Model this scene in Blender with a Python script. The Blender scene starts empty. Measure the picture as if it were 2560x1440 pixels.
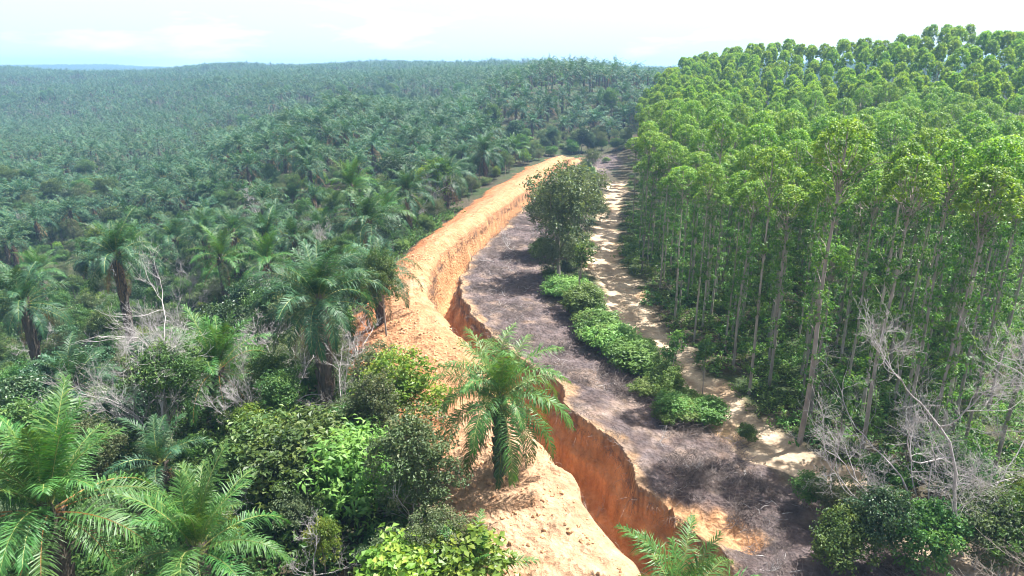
import bpy, math, random
import numpy as np
from mathutils import Vector, Matrix, Euler

# ---------------------------------------------------------------- camera, sky, sun, exposure
SC = bpy.context.scene
COL = SC.collection
R = math.radians
CAM_H, PITCH, FPX = 24.0, R(18.0), 1707.0
cam_d = bpy.data.cameras.new('camera'); cam = bpy.data.objects.new('camera', cam_d); COL.objects.link(cam)
cam_d.sensor_width = 36; cam_d.lens = 36 * FPX / 2560; cam_d.clip_start = .5; cam_d.clip_end = 20000
cam.location = (0, 0, CAM_H); cam.rotation_euler = (R(90) - PITCH, 0, 0)
SC.camera = cam

SUN_EL, SUN_A = R(60), R(26)                      # elevation; angle forward from +x
sun_dir = Vector((math.cos(SUN_EL) * math.cos(SUN_A), math.cos(SUN_EL) * math.sin(SUN_A), math.sin(SUN_EL)))
world = bpy.data.worlds.new('World'); SC.world = world; world.use_nodes = True
wn = world.node_tree.nodes; wl = world.node_tree.links
for n in list(wn): wn.remove(n)
wo = wn.new('ShaderNodeOutputWorld'); wb = wn.new('ShaderNodeBackground'); sky = wn.new('ShaderNodeTexSky')
sky.sky_type = 'NISHITA'; sky.sun_disc = False; sky.sun_elevation = SUN_EL
sky.sun_rotation = math.atan2(sun_dir.x, sun_dir.y)
sky.altitude = 50; sky.air_density = 1.0; sky.dust_density = 6.0; sky.ozone_density = 1.0
wb.inputs['Strength'].default_value = .065
# thin clouds, all round the sky
tc = wn.new('ShaderNodeTexCoord'); mp = wn.new('ShaderNodeMapping'); mp.inputs['Scale'].default_value = (1.6, 1.6, 7.0)
nz = wn.new('ShaderNodeTexNoise'); nz.inputs['Scale'].default_value = 2.6; nz.inputs['Detail'].default_value = 7; nz.inputs['Roughness'].default_value = .55
cr = wn.new('ShaderNodeMapRange'); cr.inputs['From Min'].default_value = .50; cr.inputs['From Max'].default_value = .70; cr.inputs['To Min'].default_value = .53; cr.inputs['To Max'].default_value = 1.0
mx = wn.new('ShaderNodeMix'); mx.data_type = 'RGBA'; mx.inputs[7].default_value = (9.6, 10.4, 10.8, 1)
wl.new(tc.outputs['Generated'], mp.inputs['Vector']); wl.new(mp.outputs[0], nz.inputs['Vector']); wl.new(nz.outputs['Fac'], cr.inputs['Value'])
sx = wn.new('ShaderNodeSeparateXYZ'); el = wn.new('ShaderNodeMapRange'); ml = wn.new('ShaderNodeMath'); ml.operation = 'MULTIPLY'   # thin cloud veils more of the sky the lower one looks
el.inputs['From Min'].default_value = 0; el.inputs['From Max'].default_value = .6; el.inputs['To Min'].default_value = .95; el.inputs['To Max'].default_value = .12
wl.new(tc.outputs['Generated'], sx.inputs[0]); wl.new(sx.outputs['Z'], el.inputs['Value']); wl.new(el.outputs[0], ml.inputs[0]); wl.new(cr.outputs[0], ml.inputs[1])
wl.new(ml.outputs[0], mx.inputs[0]); wl.new(sky.outputs[0], mx.inputs[6]); wl.new(mx.outputs[2], wb.inputs['Color']); wl.new(wb.outputs[0], wo.inputs['Surface'])

sd = bpy.data.lights.new('sun', 'SUN'); sd.energy = 5.0; sd.angle = R(.55); sd.color = (1, .978, .94)
sun = bpy.data.objects.new('sun', sd); COL.objects.link(sun); sun.location = (60, 40, 90)
sun.rotation_euler = sun_dir.to_track_quat('Z', 'Y').to_euler()
SC.view_settings.view_transform = 'Standard'; SC.view_settings.look = 'None'
SC.view_settings.exposure = 1.6; SC.view_settings.gamma = 1.0
cy = SC.cycles
cy.max_bounces = 5; cy.diffuse_bounces = 2; cy.glossy_bounces = 1; cy.transmission_bounces = 3; cy.volume_bounces = 1; cy.transparent_max_bounces = 4
cy.use_denoising = True; cy.filter_width = 1.05
cy.caustics_reflective = False; cy.caustics_refractive = False

rng = np.random.default_rng(7); random.seed(7)

# ---------------------------------------------------------------- pixel <-> place (measuring the photograph)
cp, sp = math.cos(PITCH), math.sin(PITCH)
def ray(px, py):
    u = (720 - py) / FPX; r = (px - 1280) / FPX
    return np.array((r, cp + u * sp, -sp + u * cp))
def at_y(px, py, Y):
    d = ray(px, py); d = d * (Y / d[1]); return np.array((d[0], d[1], CAM_H + d[2]))
def at_z(px, py, z=0.):
    d = ray(px, py); k = (z - CAM_H) / d[2]; return np.array((d[0] * k, d[1] * k, z))
def pix(x, y, z):
    x = np.asarray(x, float); y = np.asarray(y, float); z = np.asarray(z, float) - CAM_H
    f = y * cp - z * sp; u = y * sp + z * cp
    f = np.where(f < .1, .1, f)
    return 1280 + FPX * x / f, 720 - FPX * u / f, f

# ---------------------------------------------------------------- noise
def _hash(ix, iy, s):
    h = (ix * 374761393 + iy * 668265263 + s * 974634777) & 0xffffffff
    h = ((h ^ (h >> 13)) * 1274126177) & 0xffffffff
    return ((h ^ (h >> 16)) & 0xffff) / 65535.0
def vnoise(x, y, s=0):
    x = np.asarray(x, float); y = np.asarray(y, float)
    ix = np.floor(x).astype(np.int64); iy = np.floor(y).astype(np.int64)
    fx = x - ix; fy = y - iy; fx = fx * fx * (3 - 2 * fx); fy = fy * fy * (3 - 2 * fy)
    a = _hash(ix, iy, s); b = _hash(ix + 1, iy, s); c = _hash(ix, iy + 1, s); d = _hash(ix + 1, iy + 1, s)
    return (a + (b - a) * fx) * (1 - fy) + (c + (d - c) * fx) * fy - .5
def fbm(x, y, o=3, s=0):
    r = 0; a = 1.
    for k in range(o): r = r + a * vnoise(x * 2 ** k, y * 2 ** k, s + k * 17); a *= .5
    return r
def sstep(a, b, x):
    t = np.clip((np.asarray(x, float) - a) / (b - a), 0, 1); return t * t * (3 - 2 * t)

# ---------------------------------------------------------------- terrain shape
CTRL = []
def cw(x, y, z): CTRL.append((x, y, z))
def cpx(px, py, Y, canopy):
    p = at_y(px, py, Y); CTRL.append((p[0], p[1], p[2] - canopy))
for y in (-30, 10, 30, 55, 90, 130, 170):
    xc = np.interp(y, [0, 30, 50, 75, 130, 170], [10, 6, -2, -8, 2, 8])
    for t in (-5, 3, 10): cw(xc + t, y, 0 if y < 150 else .5)
for a in ((-40, -20, -4), (-18, -10, -1.5), (40, -20, 1), (-42, 25, -4), (-22, 25, -1.2), (-60, 48, -10), (-36, 48, -5), (-20, 48, -2), (25, 30, 0), (50, 30, -1),
          (35, 55, -1), (65, 55, -2), (35, 85, -1), (75, 85, 0), (-75, 85, -16), (-45, 85, -9), (-26, 85, -3.5), (-35, 115, -4), (30, 115, -.5), (62, 115, 2), (100, 110, 4),
          (40, 150, 1), (-22, 150, -1.5)): cw(*a)
for a in ((50, 600, 125, 8), (100, 300, 430, 8), (770, 390, 150, 8), (400, 450, 175, 8), (1000, 300, 200, 8), (700, 250, 360, 8), (600, 200, 650, 8), (100, 205, 750, 8), (100, 250, 550, 8), (1340, 160, 285, 9), (1500, 168, 275, 9),
          (1640, 185, 260, 9), (1450, 255, 225, 8), (1200, 255, 225, 8), (1460, 345, 195, 4), (1000, 390, 150, 8), (0, 400, 240, 8),
          (2250, 78, 165, 19), (2500, 80, 165, 19), (1950, 105, 195, 19), (1760, 140, 235, 19), (2000, 200, 150, 19), (2300, 200, 125, 19), (2500, 250, 100, 19), (1750, 230, 150, 19),
          (1750, 200, 330, 19), (2200, 170, 240, 19), (2500, 170, 230, 19), (1900, 175, 600, 8), (2400, 180, 500, 8), (2200, 175, 1500, 8)): cpx(*a)
for a, b in ((-200, 166), (0, 167), (110, 174), (230, 184), (360, 183), (450, 170), (520, 161), (610, 157), (700, 163), (790, 163), (880, 158), (1000, 157), (1120, 157), (1250, 163), (1400, 170), (1600, 171), (1800, 172)): cpx(a, b + 4, 1000, 10)
for a, b in ((-200, 166), (0, 167), (130, 165), (250, 162), (370, 166), (480, 173), (700, 176), (900, 172), (1200, 168), (1500, 171), (1800, 172)): cpx(a, b + 4, 2100, 10)
for a in (-200, 100, 400, 700, 1000, 1300, 1700): cpx(a, 193, 1450, 8)
for a, b in ((-100, 208), (100, 207), (350, 200), (600, 190), (800, 183), (950, 174), (1100, 169), (1250, 170), (1400, 176), (1550, 180), (1750, 182)): cpx(a, b, 720, 9)
for a, b in ((950, 190), (1100, 183), (1250, 183), (1400, 185), (1600, 190)): cpx(a, b, 480, 9)
for a in ((-66, 310, -4), (-25, 305, 0), (-110, 330, -8), (-150, 300, -13), (-60, 245, 6)): cw(*a)
CT = np.array(CTRL)
def _uv(x, y):
    yy = np.clip(y, -35, 2400) + 70.
    return np.clip(x / yy, -1.0, 1.0) * 2.2, np.log(yy)
_cu, _cv = _uv(CT[:, 0], CT[:, 1])
def _tps(r2): return np.where(r2 < 1e-12, 0, r2 * np.log(r2 + 1e-12))
_n = len(CT)
_A = np.zeros((_n + 3, _n + 3)); _A[:_n, :_n] = _tps((_cu[:, None] - _cu) ** 2 + (_cv[:, None] - _cv) ** 2) + np.eye(_n) * .004
_A[:_n, _n] = 1; _A[:_n, _n + 1] = _cu; _A[:_n, _n + 2] = _cv; _A[_n:, :_n] = _A[:_n, _n:].T
_w = np.linalg.solve(_A, np.concatenate((CT[:, 2], np.zeros(3))))
def base_h(x, y):
    x = np.asarray(x, float); y = np.asarray(y, float)
    u, v = _uv(x, y)
    r = _w[_n] + _w[_n + 1] * u + _w[_n + 2] * v
    for k in range(_n): r = r + _w[k] * _tps((u - _cu[k]) ** 2 + (v - _cv[k]) ** 2)
    r = r + fbm(x / 300., y / 300., 3, 5) * 9 * sstep(350, 900, y) + fbm(x / 110., y / 110., 2, 7) * 9 * sstep(240, 420, y) * (1 - .6 * sstep(700, 1100, y)) * (x < 40) + fbm(x / 40., y / 40., 2, 9) * 2.0 * sstep(60, 200, np.abs(x) + y * .3)
    return np.clip(r, -35, 40)

def trace(pts, z):
    P = np.array([at_z(a, b, z) for a, b in pts]); P = P[np.argsort(P[:, 1])]
    return P[:, 1], P[:, 0]
XL = trace([(1440, 393), (1385, 425), (1310, 487), (1200, 565), (1105, 645), (1072, 720), (1088, 780), (1130, 838), (1185, 890), (1250, 985), (1315, 1085), (1396, 1166), (1444, 1214), (1485, 1311), (1565, 1403), (1640, 1500)], .3)
XR = trace([(1470, 400), (1385, 442), (1310, 525), (1230, 597), (1165, 665), (1150, 725), (1175, 790), (1250, 850), (1345, 930), (1400, 968), (1420, 1013), (1470, 1055), (1525, 1098), (1565, 1158), (1612, 1222), (1690, 1262), (1760, 1340), (1830, 1440), (1880, 1500)], .1)
RD = trace([(1550, 430), (1540, 470), (1520, 540), (1507, 610), (1525, 680), (1565, 760), (1625, 850), (1700, 930), (1765, 990), (1850, 1075), (1940, 1135), (2060, 1185), (2150, 1225), (2250, 1290), (2330, 1350), (2420, 1440)], 0.)
def soft(tr, y, amp, s):
    x = np.interp(y, tr[0], tr[1])
    return x + fbm(y / 3.5, y * 0 + 3.3, 3, s) * amp
def xl(y): return soft(XL, y, .9, 21)
def xr(y): return soft(XR, y, 1.1, 33)
def xrd(y): return soft(RD, y, 1.0, 45)
def berm_w(y): return np.interp(y, [20, 30, 36, 44, 53, 62, 70, 85, 110, 136, 165, 188], [10.5, 9.5, 8.5, 9.5, 12, 10, 7.5, 6.6, 7.6, 9.2, 8.0, 5])
def euc_x(y): return np.where(y < 128, np.interp(y, RD[0], RD[1]) + 3.6, np.interp(y, [128, 190, 215, 240, 300], [23.5, 33, 46, 60, 84]))
SLUMP = [(*at_z(1712, 1285)[:2], 1.7), (*at_z(1800, 1310)[:2], 1.5), (*at_z(1850, 1345)[:2], 1.0)]
def slump_f(x, y): return np.max([np.exp(-(((x - a) / r) ** 2 + ((y - b) / r) ** 2)) for a, b, r in SLUMP], axis=0)
def zg(x, y, fine=True):
    x = np.asarray(x, float); y = np.asarray(y, float)
    z = base_h(x, y)
    near = (y < 195) & (y > -45)
    a = x - xl(y); b = xr(y) - x
    fade = 1 - sstep(176, 187, y)
    n1 = fbm(x / 1.3, y / 1.3, 3, 61); n2 = fbm(x / .45, y / .45, 2, 71)
    D = (4.3 + fbm(y / 9., y * 0, 2, 81) * 1.2) * fade
    gul = fbm(y / 1.9, y * 0 + 1.7, 4, 91) * 1.1
    wl_ = 1.0 + gul * .5; wr_ = 1.9 + gul * .7 + n1 * .5
    fl = np.clip(a / wl_, 0, 1); fr = np.clip(b / wr_, 0, 1)
    fr = np.interp(fr, [0, .14, .42, .5, .8, 1], [0, .36, .52, .80, .94, 1])
    fl = np.interp(fl, [0, .5, 1], [0, .72, 1])
    inside = (a > 0) & (b > 0)
    tz = -D * np.minimum(fl, fr) + (.4 * n1 + .16 * n2) * np.minimum(1, 3 * np.minimum(fl, fr))
    W = berm_w(y) * (1 + .25 * vnoise(y / 6., y * 0 + 2.2, 55))
    q = np.clip(-a / W, 0, 1)
    prof = np.interp(q, [0, .03, .12, .28, .5, .78, 1], [.25, .5, .85, 1.0, .8, .3, 0])
    bz = prof * (1.55 + .35 * vnoise(y / 7., y * 0, 57)) * fade + (n1 * .34 * (1 - .45 * sstep(48, 70, y)) + n2 * .15 * (1 - .5 * sstep(45, 70, y)) + .2 * vnoise(y / 1.05 + .25 * x, x / 4., 75) + .12 * vnoise(y / .45 + .1 * x, x / 2.5, 76)) * sstep(0, .05, q) * (1 - sstep(.85, 1, q)) * fade
    rb = np.clip(-b, 0, None)
    bank = .28 * (1 - sstep(0, 5, rb)) * fade + (n1 * .14) * (1 - sstep(8, 14, rb)) + .12 * n2 * (rb < 12)
    road = np.abs(x - xrd(y))
    rz = -.28 * (1 - sstep(1.2, 2.6, road)) + .10 * np.exp(-((road - .2) / .5) ** 2)
    lift = np.where(inside, tz, np.where(a <= 0, bz, bank + np.where(y < 150, rz, 0)))
    slump = -1.1 * slump_f(x, y) * (b < 0) + .25 * n2 * slump_f(x, y)
    return z + np.where(near, lift + slump, 0)
def zg1(x, y): return float(zg(np.array([x]), np.array([y]))[0])
def on_ground(px, py):
    z = 0.
    for _ in range(8):
        p = at_z(px, py, z); z = .5 * z + .5 * zg1(p[0], p[1])
    return p[0], p[1], zg1(p[0], p[1])

# ---------------------------------------------------------------- materials
def newmat(name):
    m = bpy.data.materials.new(name); m.use_nodes = True
    nt = m.node_tree
    for n in list(nt.nodes): nt.nodes.remove(n)
    o = nt.nodes.new('ShaderNodeOutputMaterial'); return m, nt, o
def mixc(nt, f, a, b, bl='MIX'):
    n = nt.nodes.new('ShaderNodeMix'); n.data_type = 'RGBA'; n.blend_type = bl
    for i, v in ((0, f), (6, a), (7, b)):
        if isinstance(v, (tuple, list)): n.inputs[i].default_value = (*v, 1)[:4]
        elif isinstance(v, (int, float)): n.inputs[i].default_value = v
        else: nt.links.new(v, n.inputs[i])
    return n.outputs[2]
def maprange(nt, v, a, b, c=0., d=1.):
    n = nt.nodes.new('ShaderNodeMapRange'); nt.links.new(v, n.inputs[0])
    for i, k in enumerate((a, b, c, d)): n.inputs[i + 1].default_value = k
    return n.outputs[0]
def leaf_mat(name, dark, mid, tip, rough=.42, spec=.5, tr=.32, var=.35):
    m, nt, o = newmat(name)
    at = nt.nodes.new('ShaderNodeAttribute'); at.attribute_name = 'tint'
    oi = nt.nodes.new('ShaderNodeObjectInfo')
    c = mixc(nt, maprange(nt, at.outputs['Fac'], 0, .55), dark, mid)
    c = mixc(nt, maprange(nt, at.outputs['Fac'], .55, 1.), c, tip)
    hs = nt.nodes.new('ShaderNodeHueSaturation'); nt.links.new(c, hs.inputs['Color'])
    nt.links.new(maprange(nt, oi.outputs['Random'], 0, 1, .5 - .03 * var / .35, .5 + .025 * var / .35), hs.inputs['Hue'])
    nt.links.new(maprange(nt, oi.outputs['Random'], 0, 1, 1 - var * .7, 1 + var * .7), hs.inputs['Value'])
    b = nt.nodes.new('ShaderNodeBsdfPrincipled'); nt.links.new(hs.outputs[0], b.inputs['Base Color'])
    b.inputs['Roughness'].default_value = rough; b.inputs['Specular IOR Level'].default_value = spec
    t = nt.nodes.new('ShaderNodeBsdfTranslucent')
    nt.links.new(mixc(nt, 1., hs.outputs[0], (1.5, 1.45, .55), 'MULTIPLY'), t.inputs['Color'])
    x = nt.nodes.new('ShaderNodeMixShader'); x.inputs[0].default_value = tr
    nt.links.new(b.outputs[0], x.inputs[1]); nt.links.new(t.outputs[0], x.inputs[2]); nt.links.new(x.outputs[0], o.inputs['Surface'])
    return m
def solid_mat(name, a, b, scale=6., rough=.85, bump=.3, stretch=(1, 1, 1)):
    m, nt, o = newmat(name)
    tc = nt.nodes.new('ShaderNodeTexCoord'); mp = nt.nodes.new('ShaderNodeMapping'); mp.inputs['Scale'].default_value = stretch
    n = nt.nodes.new('ShaderNodeTexNoise'); n.inputs['Scale'].default_value = scale; n.inputs['Detail'].default_value = 4
    nt.links.new(tc.outputs['Object'], mp.inputs[0]); nt.links.new(mp.outputs[0], n.inputs['Vector'])
    oi = nt.nodes.new('ShaderNodeObjectInfo')
    c = mixc(nt, maprange(nt, n.outputs['Fac'], .3, .7), a, b)
    hs = nt.nodes.new('ShaderNodeHueSaturation'); nt.links.new(c, hs.inputs['Color']); nt.links.new(maprange(nt, oi.outputs['Random'], 0, 1, .75, 1.25), hs.inputs['Value'])
    p = nt.nodes.new('ShaderNodeBsdfPrincipled'); p.inputs['Roughness'].default_value = rough; nt.links.new(hs.outputs[0], p.inputs['Base Color']); p.inputs['Specular IOR Level'].default_value = .25
    if bump:
        bp = nt.nodes.new('ShaderNodeBump'); bp.inputs['Strength'].default_value = bump; bp.inputs['Distance'].default_value = .03
        nt.links.new(n.outputs['Fac'], bp.inputs['Height']); nt.links.new(bp.outputs[0], p.inputs['Normal'])
    nt.links.new(p.outputs[0], o.inputs['Surface']); return m
def ground_mat(name, bump=.6, rough=.95):
    m, nt, o = newmat(name)
    at = nt.nodes.new('ShaderNodeAttribute'); at.attribute_name = 'soil'
    ge = nt.nodes.new('ShaderNodeNewGeometry')
    def noise(s, d=5, r=.6, st=None):
        n = nt.nodes.new('ShaderNodeTexNoise'); n.inputs['Scale'].default_value = s; n.inputs['Detail'].default_value = d; n.inputs['Roughness'].default_value = r
        if st:
            mp = nt.nodes.new('ShaderNodeMapping'); mp.inputs['Scale'].default_value = st; nt.links.new(ge.outputs['Position'], mp.inputs[0]); nt.links.new(mp.outputs[0], n.inputs['Vector'])
        else: nt.links.new(ge.outputs['Position'], n.inputs['Vector'])
        return n.outputs['Fac']
    n1 = noise(.9); n2 = noise(5.5, 6, .7); n3 = noise(2.2, 4, .6, (1, 1, .22))
    c = mixc(nt, maprange(nt, n1, .35, .7), at.outputs['Color'], mixc(nt, 1., at.outputs['Color'], (.74, .66, .6), 'MULTIPLY'))
    c = mixc(nt, maprange(nt, n2, .35, .72, 0, .75), c, mixc(nt, 1., c, (1.22, 1.25, 1.3), 'MULTIPLY'))
    c = mixc(nt, maprange(nt, n3, .55, .75, 0, .55), c, mixc(nt, 1., c, (.62, .55, .5), 'MULTIPLY'))
    p = nt.nodes.new('ShaderNodeBsdfPrincipled'); p.inputs['Roughness'].default_value = rough; p.inputs['Specular IOR Level'].default_value = .1
    nt.links.new(c, p.inputs['Base Color'])
    vo = nt.nodes.new('ShaderNodeTexVoronoi'); vo.inputs['Scale'].default_value = 3.2; nt.links.new(ge.outputs['Position'], vo.inputs['Vector'])
    ad = nt.nodes.new('ShaderNodeMath'); ad.operation = 'MULTIPLY_ADD'; nt.links.new(n2, ad.inputs[0]); ad.inputs[1].default_value = 1.2; nt.links.new(vo.outputs['Distance'], ad.inputs[2])
    bp = nt.nodes.new('ShaderNodeBump'); bp.inputs['Strength'].default_value = bump; bp.inputs['Distance'].default_value = .3
    nt.links.new(ad.outputs[0], bp.inputs['Height']); nt.links.new(bp.outputs[0], p.inputs['Normal'])
    nt.links.new(p.outputs[0], o.inputs['Surface']); return m

M = {
 'soil': ground_mat('bare_soil', .75), 'track': ground_mat('track_soil', .4), 'floor': ground_mat('forest_floor', .8),
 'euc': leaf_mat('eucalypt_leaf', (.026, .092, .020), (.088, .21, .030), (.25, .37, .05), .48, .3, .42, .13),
 'euc_bark': solid_mat('eucalypt_bark', (.24, .20, .17), (.42, .37, .32), 3., .8, .3, (1, 1, .3)),
 'frond': leaf_mat('palm_leaflet', (.020, .068, .034), (.045, .120, .048), (.13, .20, .05), .5, .35, .28, .3),
 'frond_young': leaf_mat('young_palm_leaflet', (.026, .095, .024), (.062, .165, .034), (.17, .25, .05), .48, .4, .3, .2),
 'frond_dead': leaf_mat('dry_palm_leaflet', (.11, .075, .04), (.20, .145, .08), (.30, .24, .13), .7, .2, .2, .3),
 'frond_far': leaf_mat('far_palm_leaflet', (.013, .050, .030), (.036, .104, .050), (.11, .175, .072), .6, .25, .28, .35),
 'rachis': solid_mat('palm_rachis', (.16, .20, .05), (.28, .27, .09), 3., .5, 0),
 'rachis_dead': solid_mat('dry_palm_rachis', (.40, .20, .05), (.30, .17, .08), 3., .6, 0),
 'palm_bark': solid_mat('palm_bark', (.07, .055, .045), (.16, .13, .10), 9., .9, .8),
 'bark': solid_mat('grey_bark', (.20, .17, .145), (.33, .29, .25), 6., .85, .3, (1, 1, .4)),
 'dead': solid_mat('bleached_wood', (.30, .275, .265), (.46, .43, .41), 6., .8, .1),
 'twig': solid_mat('dry_twig', (.10, .078, .07), (.23, .188, .168), 2., .9, 0),
 'clod': solid_mat('soil_clod', (.45, .24, .12), (.52, .34, .2), 3., .95, 0),
 'root': solid_mat('fine_root', (.13, .09, .07), (.28, .20, .15), 4., .9, 0),
 'broad': leaf_mat('broad_leaf', (.030, .085, .028), (.07, .15, .04), (.16, .24, .06), .5, .4, .34, .35),
 'dark': leaf_mat('glossy_dark_leaf', (.018, .058, .026), (.042, .10, .042), (.10, .165, .06), .42, .5, .26, .35),
 'lime': leaf_mat('lime_leaf', (.055, .125, .02), (.13, .22, .03), (.33, .36, .06), .45, .4, .4, .25),
 'olive': leaf_mat('olive_leaf', (.045, .075, .032), (.09, .135, .055), (.20, .20, .10), .5, .35, .3, .2),
 'fern': leaf_mat('fern_leaf', (.045, .12, .022), (.11, .21, .04), (.22, .32, .08), .5, .35, .38, .3),
 'drab': leaf_mat('drab_leaf', (.06, .10, .055), (.115, .165, .085), (.21, .25, .135), .5, .3, .28, .3),
}

# ---------------------------------------------------------------- mesh building
class MB:
    def __init__(s): s.v = []; s.q = []; s.t = []; s.qm = []; s.tm = []; s.qt = []; s.tt = []; s.n = 0
    def add(s, V, Q=None, T=None, mat=0, tint=.4):
        V = np.asarray(V, float).reshape(-1, 3)
        for F, L, Mm, Tt, k in ((Q, s.q, s.qm, s.qt, 4), (T, s.t, s.tm, s.tt, 3)):
            if F is None: continue
            F = np.asarray(F, np.int64).reshape(-1, k)
            if not len(F): continue
            L.append(F + s.n); Mm.append(np.full(len(F), mat)); Tt.append(np.broadcast_to(np.asarray(tint, float), (len(F),)) if np.ndim(tint) else np.full(len(F), float(tint)))
        s.v.append(V); s.n += len(V)
    def mesh(s, name, mats, smooth=True):
        V = np.concatenate(s.v) if s.v else np.zeros((0, 3))
        Q = np.concatenate(s.q) if s.q else np.zeros((0, 4), int); T = np.concatenate(s.t) if s.t else np.zeros((0, 3), int)
        me = bpy.data.meshes.new(name)
        me.vertices.add(len(V)); me.vertices.foreach_set('co', V.astype(np.float32).ravel())
        me.loops.add(Q.size + T.size); me.loops.foreach_set('vertex_index', np.concatenate((Q.ravel(), T.ravel())).astype(np.int32))
        nf = len(Q) + len(T); me.polygons.add(nf)
        st = np.concatenate((np.arange(len(Q)) * 4, Q.size + np.arange(len(T)) * 3)).astype(np.int32)
        me.polygons.foreach_set('loop_start', st)
        me.polygons.foreach_set('material_index', np.concatenate(s.qm + s.tm).astype(np.int32))
        me.polygons.foreach_set('use_smooth', np.full(nf, smooth))
        a = me.attributes.new('tint', 'FLOAT', 'FACE'); a.data.foreach_set('value', np.concatenate(s.qt + s.tt).astype(np.float32))
        for m in mats: me.materials.append(M[m])
        me.update(calc_edges=True); return me
def tube(mb, P, rad, sides=6, mat=0, tint=.4, cap=False):
    P = np.asarray(P, float); n = len(P); rad = np.broadcast_to(np.asarray(rad, float), (n,))
    T = np.gradient(P, axis=0); T /= np.linalg.norm(T, axis=1)[:, None] + 1e-9
    ref = np.array((1., 0, 0)) if abs(T[0, 0]) < .8 else np.array((0, 1., 0))
    A = np.cross(T, ref); A /= np.linalg.norm(A, axis=1)[:, None] + 1e-9; B = np.cross(T, A)
    th = np.arange(sides) * 2 * np.pi / sides
    V = P[:, None] + rad[:, None, None] * (np.cos(th)[None, :, None] * A[:, None] + np.sin(th)[None, :, None] * B[:, None])
    i = np.arange(n - 1)[:, None] * sides; j = np.arange(sides)[None]; k = (j + 1) % sides
    Q = np.stack((i + j, i + k, i + sides + k, i + sides + j), -1).reshape(-1, 4)
    mb.add(V, Q, None, mat, tint)
def unit(v): return v / (np.linalg.norm(v, axis=-1, keepdims=True) + 1e-9)
def leaves(mb, C, Nn, size, asp, tint, r, mat=0, fold=.18, along=None):
    n = len(C); Nn = unit(Nn)
    a = r.normal(size=(n, 3)) if along is None else along + r.normal(size=(n, 3)) * .45
    a = unit(a - Nn * np.sum(a * Nn, 1)[:, None]); b = np.cross(Nn, a)
    s = np.broadcast_to(np.asarray(size, float), (n,))[:, None]
    up = Nn * s * fold
    V = np.stack((C - a * s * .5, C + b * s * asp * .5 + up, C + a * s * .5 - up * .6, C - b * s * asp * .5 + up), 1).reshape(-1, 3)
    mb.add(V, np.arange(n * 4).reshape(-1, 4), None, mat, tint)
def clumps(mb, C, rad, per, size, asp, r, mat=0, up=.7, tint0=None, flat=.75, droop=0.):
    C = np.asarray(C, float); n = len(C); rad = np.broadcast_to(np.asarray(rad, float), (n,))
    d = r.normal(size=(n, per, 3)); d = unit(d) * (r.random((n, per, 1)) ** .45)
    P = C[:, None] + d * rad[:, None, None] * np.array((1, 1, flat))
    N = unit(d + np.array((0, 0, up)) + r.normal(size=d.shape) * .45)
    t0 = r.random(n) * .5 if tint0 is None else tint0
    t = t0[:, None] + r.random((n, per)) * .42 + .12 * d[..., 2]
    al = None if not droop else (d * np.array((1, 1, 0)) + np.array((0, 0, -droop))).reshape(-1, 3)
    leaves(mb, P.reshape(-1, 3), N.reshape(-1, 3), size * (.65 + .7 * r.random(n * per)), asp, np.clip(t, 0, 1).ravel(), r, mat, along=al)
def curve(p0, p1, r, bend=.15, n=5):
    p0 = np.asarray(p0, float); p1 = np.asarray(p1, float); L = np.linalg.norm(p1 - p0)
    c = (p0 + p1) / 2 + r.normal(size=3) * L * bend; t = np.linspace(0, 1, n)[:, None]
    return (1 - t) ** 2 * p0 + 2 * t * (1 - t) * c + t * t * p1

def build_tree(seed, mat, H, crown0, rx, rz, nlobe, nclump, per, leaf, asp, crad, trunk_r, bark, up=.7, lean=.05, stems=1, flat=.75, limbs=12, bare=0):
    """trunk mesh and crown mesh of a broad-leaved tree or shrub, base at the origin"""
    r = np.random.default_rng(seed)
    wood = MB(); crown = MB()
    lob = []
    for k in range(nlobe):
        a = r.random() * 6.283; q = r.random() ** .6
        z = crown0 + (H - crown0) * (.35 + .5 * r.random())
        lob.append((math.cos(a) * rx * .55 * q, math.sin(a) * rx * .55 * q, z, rx * (.42 + .3 * r.random()), rz * (.38 + .3 * r.random())))
    lob[0] = (0, 0, H - rz * .55, rx * .6, rz * .55)
    lob = np.array(lob)
    w = lob[:, 3] ** 2; w /= w.sum(); pick = r.choice(nlobe, nclump, p=w)
    d = unit(r.normal(size=(nclump, 3)) + np.array((0, 0, .25))); s = .55 + .5 * r.random((nclump, 1)) ** .6
    C = lob[pick, :3] + d * s * np.stack((lob[pick, 3], lob[pick, 3], lob[pick, 4]), 1)
    C[:, 2] = np.maximum(C[:, 2], crown0 * .6 + .25 * crad)
    lobe_t = r.random(nlobe) * .35
    clumps(crown, C, crad * (.6 + .8 * r.random(nclump)), per, leaf, asp, r, 0, up, np.clip(lobe_t[pick] + r.random(nclump) * .25, 0, 1), flat)
    for k in range(stems):
        top = lob[k % nlobe, :3] * np.array((1, 1, .97)); b = np.array((r.normal() * .12 * (stems > 1), r.normal() * .12 * (stems > 1), -.25))
        P = curve(b, top, r, lean, 7); tube(wood, P, np.linspace(trunk_r, trunk_r * .3, 7), 7)
        for _ in range(limbs // stems):
            f = r.integers(2, 6); c = C[r.integers(nclump)]
            Q = curve(P[f], c, r, .14, 5); tube(wood, Q, np.linspace(trunk_r * .38, trunk_r * .08, 5), 4)
    return wood.mesh('trunk', [bark]), crown.mesh('crown', [mat], False)

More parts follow.
